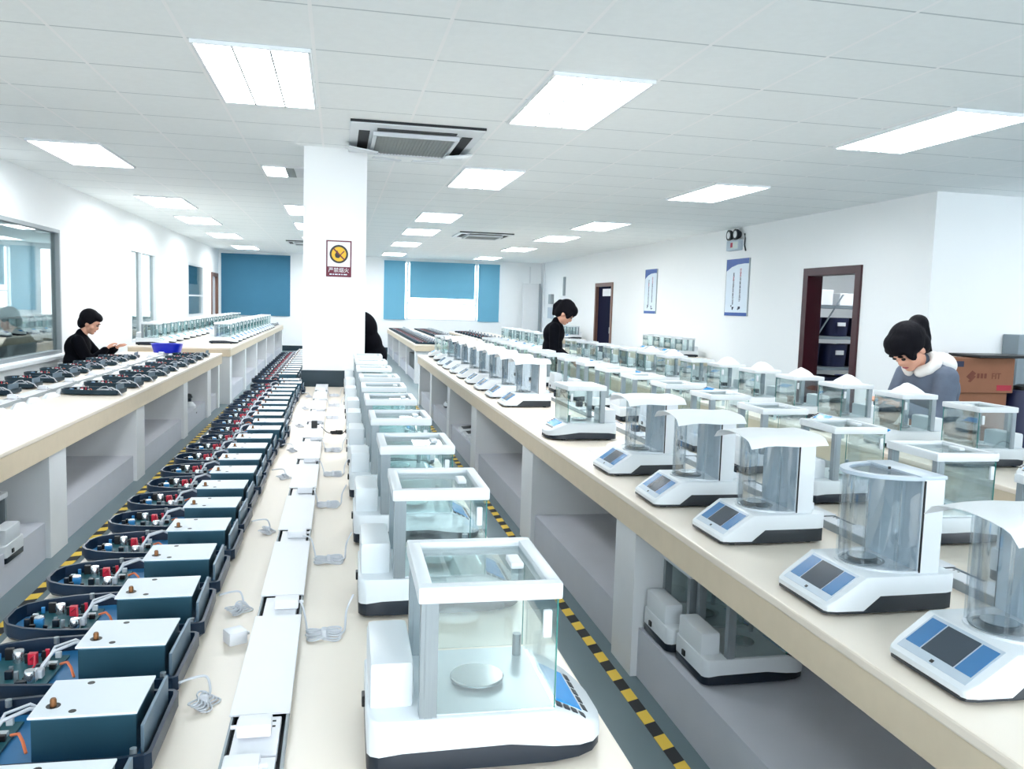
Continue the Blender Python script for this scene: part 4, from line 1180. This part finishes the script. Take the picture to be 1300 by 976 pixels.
o = MB().box(-0.42, 0.42, -0.22, 0.22, 0, 0.03, 0.008).build('black_board', M['black'], None, False, (6.95, 7.75, 1.210)); o.rotation_euler = (0, 0, 0.06)
tag(o, 'flat black board lying on the printed cardboard box', 'board')
r = empty('blue_drum', (7.33, 7.75, 0)); tag(r, 'dark navy plastic drum beside the cardboard boxes at the photo edge', 'drum')
MB().lathe([(0.19, 0), (0.23, 0.03), (0.24, 0.40), (0.245, 0.42), (0.24, 0.44), (0.24, 0.82), (0.22, 0.86), (0, 0.86)], n=28).build('drum', M['navybin'], r, True)
MB().lathe([(0.10, 0.861), (0.10, 0.90), (0.05, 0.92), (0, 0.92)]).build('lid', M['black'], r, True)
o = MB().box(7.55, 7.95, 8.1, 8.34, 0.0, 1.45, 0.01).build('grey_cabinet', M['rackgrey']); tag(o, 'grey cabinet against the alcove wall beyond the drum', 'cabinet')

# ------------------------------------------------------------------ storeroom behind the maroon door
r = empty('storage_rack', (8.0, 12.6, 0)); tag(r, 'grey steel storage rack seen through the maroon doorway', 'rack')
for x in (-0.75, 0.75):
    for y in (-0.35, 0.35):
        MB().box(x - 0.03, x + 0.03, y - 0.03, y + 0.03, 0, 2.3).build('upright', M['rackgrey'], r)
for z in (0.25, 0.72, 1.22, 1.72):
    MB().box(-0.75, 0.75, -0.37, 0.37, z, z + 0.045).build('rack_shelf', M['rackgrey'], r)
MB().bar((-0.75, -0.38, 0.75), (0.0, -0.38, 1.95), 0.035, 0.01).build('brace', M['rackgrey'], r)
k = 0
for z, hh, cols in ((0.30, 0.30, 3), (0.77, 0.36, 3), (1.27, 0.30, 3)):
    for c_ in range(cols):
        x = 7.45 + c_ * 0.50 + 0.03
        m = 'binblue' if (z < 0.5 and c_ == 2) else 'navybin'
        b = empty('parts_bin', (x + 0.05, 12.6, z)); tag(b, '%s bin on the storeroom rack, %s shelf, %s from left' % ('bright blue' if m == 'binblue' else 'navy', ['lowest', 'second', 'third'][[0.30, 0.77, 1.27].index(z)], ordw(c_)), 'bin', 'bins on the storeroom rack')
        MB().loft([rr_ring(0.20, 0.30, 0), rr_ring(0.22, 0.33, hh), rr_ring(0.21, 0.32, hh), rr_ring(0.19, 0.29, 0.01)]).build('bin_body', M[m], b, True)
        MB().box(-0.07, 0.07, -0.345, -0.325, hh * 0.55, hh * 0.75).build('bin_label', M['paper'], b)
for j, (x, z, w_, h_) in enumerate(((7.65, 1.77, 0.5, 0.25), (8.3, 1.77, 0.55, 0.2))):
    o = MB().box(x - w_ / 2, x + w_ / 2, 12.35, 12.85, z, z + h_, 0.01).build('white_carton', M['warmwhite']); tag(o, 'white carton on top of the storeroom rack, %s' % ['left one', 'right one'][j], 'carton')
# adjoining room behind left windows: a bench with white cases
bench(-6.6, -5.6, 8.0, 20.0, 0.78, 1, [(8.1, 8.3), (12.0, 12.2), (16.0, 16.2), (19.7, 19.9)], 'workbench in the adjoining room behind the left windows')
for i in range(16):
    FR.put((-5.7 - 0.4, 8.6 + i * 0.7, ZT), 0, 'framed balance on the bench behind the left window, %s from the camera' % ordw(i), 'balance', 'framed balances behind the left windows')
r = empty('filling_machine', (-4.35, 17.2, 0)); tag(r, 'white bench-top machine on a stand behind the second left window', 'machine')
MB().box(-0.3, 0.3, -0.45, 0.45, 0.0, 0.95, 0.02).build('cabinet', M['white'], r)
MB().box(-0.32, 0.32, -0.48, 0.48, 0.95, 1.0, 0.01).build('dark_tray', M['char'], r)
for y in (-0.28, 0.0, 0.28):
    MB().lathe([(0.10, 1.0), (0.10, 1.30), (0.06, 1.36), (0, 1.36)], 0.0, y).build('canister', M['panel'], r, True)

# ------------------------------------------------------------------ people
def capsule(mb, p0, r0, p1, r1, n=14, sq=1.0):
    p0, p1 = Vector(p0), Vector(p1); d = p1 - p0; L = d.length
    if L < 1e-6: d = Vector((0, 0, 1))
    d.normalize()
    up = Vector((0, 1, 0)) if abs(d.y) < 0.9 else Vector((1, 0, 0))
    e1 = d.cross(up).normalized(); e2 = d.cross(e1)
    rings = []
    prof = [(-math.cos(a) * r0, math.sin(a) * r0) for a in (0.12, 0.5, 0.95, 1.4)] + [(L + math.sin(a) * r1, math.cos(a) * r1) for a in (0.17, 0.6, 1.05, 1.45)]
    for t, q in prof:
        c = p0 + d * t
        rings.append([tuple(c + e1 * q * math.cos(2 * PI * k / n) + e2 * q * sq * math.sin(2 * PI * k / n)) for k in range(n)])
    mb.loft(rings)
def ell(mb, c, rad, rot=None, n=18, m=12):
    rings = []
    for i in range(1, m):
        t = PI * i / m
        ring = []
        for k in range(n):
            v = Vector((rad[0] * math.sin(t) * math.cos(2 * PI * k / n), rad[1] * math.sin(t) * math.sin(2 * PI * k / n), -rad[2] * math.cos(t)))
            if rot: v = rot @ v
            ring.append(tuple(Vector(c) + v))
        rings.append(ring)
    mb.loft(rings)
def fuse(mb, name, m, parent, vox, it=3):
    """merge overlapping volumes into one continuous skin"""
    me = mb.mesh(name + '_src', m)
    o = bpy.data.objects.new(name, me); COL.objects.link(o)
    a = o.modifiers.new('r', 'REMESH'); a.mode = 'VOXEL'; a.voxel_size = vox; a.use_smooth_shade = True
    s = o.modifiers.new('s', 'SMOOTH'); s.iterations = it; s.factor = 0.5
    dg = bpy.context.evaluated_depsgraph_get(); dg.update()
    me2 = bpy.data.meshes.new_from_object(o.evaluated_get(dg))
    o.modifiers.clear(); o.data = me2; me2.name = name
    me2.materials.clear(); me2.materials.append(m)
    for p in me2.polygons: p.use_smooth = True
    o.parent = parent
    return o
def rotY(a): return Matrix.Rotation(a, 3, 'Y')

def person(loc, rz, label, s=1.12, pelvis=(0, 0, 0.93), lean=0.1, bow=0.5, hands=((0.4, 0.15, 1.0), (0.4, -0.15, 1.0)), seat=False, top='jacket', hair='short', hood=None, hs=1.0, turn=0.0, feet=None):
    r = empty('person', loc, rz); tag(r, label, 'person')
    pv = Vector(pelvis); RL = rotY(lean)
    chest = pv + RL @ Vector((0, 0, 0.36)); sh = chest + RL @ Vector((0, 0, 0.07)); nb = chest + RL @ Vector((0.005, 0, 0.13))
    RB_ = Matrix.Rotation(turn, 3, 'Z') @ rotY(bow)
    hc = nb + RL @ Vector((0.015, 0, 0.06)) + RB_ @ Vector((0.025, 0, 0.115))
    S = lambda v: tuple(Vector(v) * s)
    body = MB(); clo = MB(); leg = MB()
    def C(mb, a, ra, b, rb_, **k): capsule(mb, S(a), ra * s, S(b), rb_ * s, **k)
    def HE(mb, off, rad, tilt=0.0): ell(mb, S(hc + RB_ @ (Vector(off) * hs)), tuple(q * s * hs for q in rad), RB_ @ rotY(tilt))
    # head and neck
    HE(body, (-0.008, 0, 0.025), (0.092, 0.074, 0.095)); HE(body, (0.028, 0, -0.035), (0.058, 0.058, 0.075))
    HE(body, (0.055, 0, -0.085), (0.026, 0.032, 0.022)); HE(body, (0.080, 0, -0.022), (0.020, 0.012, 0.024), -0.3)
    HE(body, (0.070, 0.0, 0.022), (0.020, 0.045, 0.012)); HE(body, (0.040, 0.045, -0.03), (0.03, 0.022, 0.028)); HE(body, (0.040, -0.045, -0.03), (0.03, 0.022, 0.028))
    for y in (-0.077, 0.077): HE(body, (-0.010, y, -0.015), (0.018, 0.008, 0.030), 0.2)
    C(body, nb - RL @ Vector((0, 0, 0.05)), 0.055, hc + RB_ @ Vector((-0.02, 0, -0.05)), 0.050)
    C(body, pv, 0.09, chest, 0.09)
    # torso clothing
    ell(clo, S(pv + RL @ Vector((0, 0, 0.02))), (0.140 * s, 0.180 * s, 0.14 * s), RL)
    ell(clo, S(pv + RL @ Vector((0, 0, 0.16))), (0.140 * s, 0.178 * s, 0.17 * s), RL)
    ell(clo, S(chest + RL @ Vector((-0.01, 0, -0.03))), (0.150 * s, 0.195 * s, 0.17 * s), RL)
    ell(clo, S(sh), (0.110 * s, 0.180 * s, 0.075 * s), RL)
    C(clo, nb - RL @ Vector((0, 0, 0.04)), 0.080, nb + RL @ Vector((-0.005, 0, 0.015)), 0.066)
    for sd, hand in zip((1, -1), hands):
        shp = sh + Vector((0, 0.165 * sd, -0.015)); T = Vector(hand) / s
        T = T - Vector((0, 0, 0)) ; d = T - shp; L = min(d.length, 0.56); dn = d.normalized(); T = shp + dn * L
        u, f_ = 0.30, 0.27
        a = (u * u - f_ * f_ + L * L) / (2 * L); h = math.sqrt(max(u * u - a * a, 0))
        down = Vector((-0.35, 0.45 * sd, -1)); side = (down - dn * down.dot(dn)).normalized()
        el = shp + dn * a + side * h
        C(clo, shp, 0.078, el, 0.066); C(clo, el, 0.066, el + (T - el) * 0.90, 0.046)
        C(body, shp, 0.045, el, 0.038); C(body, el, 0.036, T, 0.026)
        # hand: palm, four fingers, thumb
        fd = (T - el).normalized(); ax = Vector((0, 0, 1)) - fd * fd.z; ax.normalize(); sdv = fd.cross(ax)
        pc = T + fd * 0.045
        ell(body, S(pc), (0.048 * s, 0.038 * s, 0.016 * s), Matrix((fd, sdv, ax)).transposed())
        for q, fl in zip((-0.028, -0.010, 0.009, 0.027), (0.060, 0.072, 0.068, 0.052)):
            b0 = T + fd * 0.075 + sdv * q; b1 = b0 + fd * fl * 0.5 - ax * 0.010; b2 = b1 + fd * fl * 0.35 - ax * 0.026
            C(body, b0, 0.0092, b1, 0.0086, n=8); C(body, b1, 0.0086, b2, 0.0072, n=8)
        t0 = T + fd * 0.03 + sdv * (-0.034 * sd); t1 = t0 + fd * 0.035 + sdv * (-0.022 * sd) - ax * 0.012; t2 = t1 + fd * 0.028 - ax * 0.010
        C(body, t0, 0.012, t1, 0.010, n=8); C(body, t1, 0.010, t2, 0.008, n=8)
    shoes = MB()
    for sd in (1, -1):
        hip = pv + Vector((0, 0.09 * sd, -0.02))
        if seat:
            kn = hip + Vector((0.26, 0.05 * sd, 0.01)); an = Vector((kn.x - 0.02, kn.y, 0.10))
            if kn.z - an.z > 0.46: an = Vector((kn.x - 0.06, kn.y, kn.z - 0.42))
        else:
            an = Vector((feet[0] if feet else 0.0, 0.10 * sd, 0.09)); kn = (hip + an) / 2 + Vector((0.03, 0, 0.02))
        C(leg, hip, 0.088, kn, 0.062); C(leg, kn, 0.060, an, 0.045); C(body, hip, 0.06, kn, 0.045); C(body, kn, 0.042, an, 0.03)
        C(body, pv, 0.08, hip, 0.06)
        shb = an - Vector((0, 0, 0.045))
        ell(shoes, S(shb + Vector((0.045, 0, 0))), (0.125 * s, 0.046 * s, 0.044 * s)); ell(shoes, S(shb + Vector((-0.02, 0, 0.025))), (0.055 * s, 0.044 * s, 0.05 * s))
    ell(leg, S(pv - Vector((0, 0, 0.02))), (0.12 * s, 0.155 * s, 0.11 * s))
    bo = fuse(body, 'body', M['skin'], r, 0.0075 * s, 2)
    fuse(clo, 'jacket', M[top], r, 0.014 * s, 3)
    fuse(leg, 'trousers', M['trousers'], r, 0.018 * s, 3)
    fuse(shoes, 'shoes', M['black'], r, 0.012 * s, 1)
    # face
    for y in (-0.031, 0.031):
        e = MB(); HE(e, (0.078, y, 0.002), (0.008, 0.014, 0.007)); e.build('eye', M['black'], r, True)
        e = MB(); HE(e, (0.083, y, 0.026), (0.008, 0.020, 0.005)); e.build('eyebrow', M['hair'], r, True)
    e = MB(); HE(e, (0.077, 0, -0.062), (0.010, 0.022, 0.007)); e.build('mouth', M['lips'], r, True)
    # hair
    hb = MB()
    HE(hb, (-0.030, 0, 0.045), (0.100, 0.092, 0.098)); HE(hb, (0.030, 0, 0.082), (0.066, 0.078, 0.045), 0.25)
    HE(hb, (-0.060, 0, -0.01), (0.060, 0.078, 0.085))
    for y in (-0.072, 0.072): HE(hb, (-0.012, y, 0.028), (0.045, 0.020, 0.045))
    if hair == 'fringe' or hair == 'pony' or hair == 'bunpony':
        HE(hb, (0.070, 0, 0.055), (0.028, 0.066, 0.034), 0.3)
        for y in (-0.062, 0.062): HE(hb, (0.045, y, 0.015), (0.028, 0.016, 0.052), 0.1)
    if hair == 'pony':
        a = hc + RB_ @ Vector((-0.125 * hs, 0, 0.05 * hs))
        C(hb, hc + RB_ @ Vector((-0.10 * hs, 0, 0.06 * hs)), 0.03, a, 0.032); C(hb, a, 0.036, a + Vector((-0.065, 0, -0.055)), 0.034)
        C(hb, a + Vector((-0.065, 0, -0.055)), 0.034, a + Vector((-0.085, 0, -0.17)), 0.022)
    if hair == 'bunpony':
        a = hc + RB_ @ Vector((-0.125 * hs, 0, 0.045 * hs)) + Vector((-0.005, 0, 0.01))
        C(hb, hc + RB_ @ Vector((-0.08, 0, 0.07)), 0.05, a, 0.066); C(hb, a, 0.066, a + Vector((-0.05, 0, -0.09)), 0.05)
        C(hb, a + Vector((-0.05, 0, -0.09)), 0.045, a + Vector((-0.12, 0.0, -0.21)), 0.018)
    fuse(hb, 'hair', M['hair'], r, 0.009 * s, 2)
    if hair == 'bunpony':
        e = MB(); q = a + Vector((0.01, -0.045, -0.08))
        ell(e, S(q), (0.03 * s, 0.015 * s, 0.035 * s)); e.build('hair_clip', M['poster'], r, True)
    if hood:
        h = MB(); base = nb + RL @ Vector((-0.05, 0, 0.0))
        n = 9
        pts = [nb + RL @ Vector((0.09 * math.cos(t), 0.115 * math.sin(t), -0.005 - 0.055 * math.cos(t))) for t in [PI * (-0.93 + 1.86 * k / n) + PI for k in range(n + 1)]]
        pts = [nb + RL @ Vector((-0.075 * math.cos(t) + 0.01, 0.105 * math.sin(t), 0.015 + 0.025 * math.cos(t))) for t in [-2.7 + 5.4 * k / n for k in range(n + 1)]]
        for p, q in zip(pts, pts[1:]): C(h, p, 0.040, q, 0.040, n=10)
        ell(h, S(base + RL @ Vector((-0.075, 0, -0.045))), (0.075 * s, 0.13 * s, 0.085 * s), RL @ rotY(-0.3))
        fuse(h, 'hood', M[hood], r, 0.012 * s, 2)
    return r

def stool(loc, h, label):
    r = empty('stool', loc); tag(r, label, 'stool')
    MB().lathe([(0.16, h - 0.05), (0.175, h - 0.03), (0.17, h), (0, h + 0.004)], n=24).build('seat', M['black'], r, True)
    MB().cyl(0, 0, 0.08, h - 0.05, 0.022, 12).build('column', M['alu'], r)
    for k in range(5):
        a = 2 * PI * k / 5
        MB().bar((0, 0, 0.09), (0.24 * math.cos(a), 0.24 * math.sin(a), 0.02), 0.03, 0.025).build('leg', M['black'], r)
# man at the left, seated between the left wall and the left bench
person((-3.36, 11.75, 0), 0.08, 'person in a black jacket seated behind the left bench, working with one hand out', s=1.06, pelvis=(0, 0, 0.52), lean=0.20, bow=0.45,
       hands=((0.50, 0.12, 0.89), (0.42, -0.10, 0.89)), seat=True, hair='short', hs=1.18)
stool((-3.33, 11.75, 0), 0.37, 'black stool under the person in black at the left window')
# person half hidden behind the pillar
person((0.42, 9.75, 0), PI, 'person in black bending forward, half hidden behind the pillar', s=1.12, pelvis=(0.0, 0, 0.86), lean=0.42, bow=0.7,
       hands=((0.5, 0.15, 0.86), (0.5, -0.15, 0.86)), hair='short', hs=1.1)
# woman in dark jacket between the right benches
person((2.86, 11.1, 0), -0.35, 'person in dark navy jacket with black ponytail standing between the right benches', s=1.0, pelvis=(0, 0, 0.91), lean=0.14, bow=0.70,
       hands=((0.26, 0.12, 0.90), (0.28, -0.12, 0.90)), hair='pony', hs=1.3)
# woman in the grey hoodie
person((4.55, 5.55, 0), PI + 0.12, 'person in grey-blue jacket with white hood bending over the farthest right bench', s=1.15, pelvis=(0, 0, 0.635), lean=0.40, bow=0.82,
       hands=((0.52, 0.10, 0.96), (0.56, -0.06, 0.97)), seat=False, top='hoodie', hair='bunpony', hood='cream', hs=1.22)
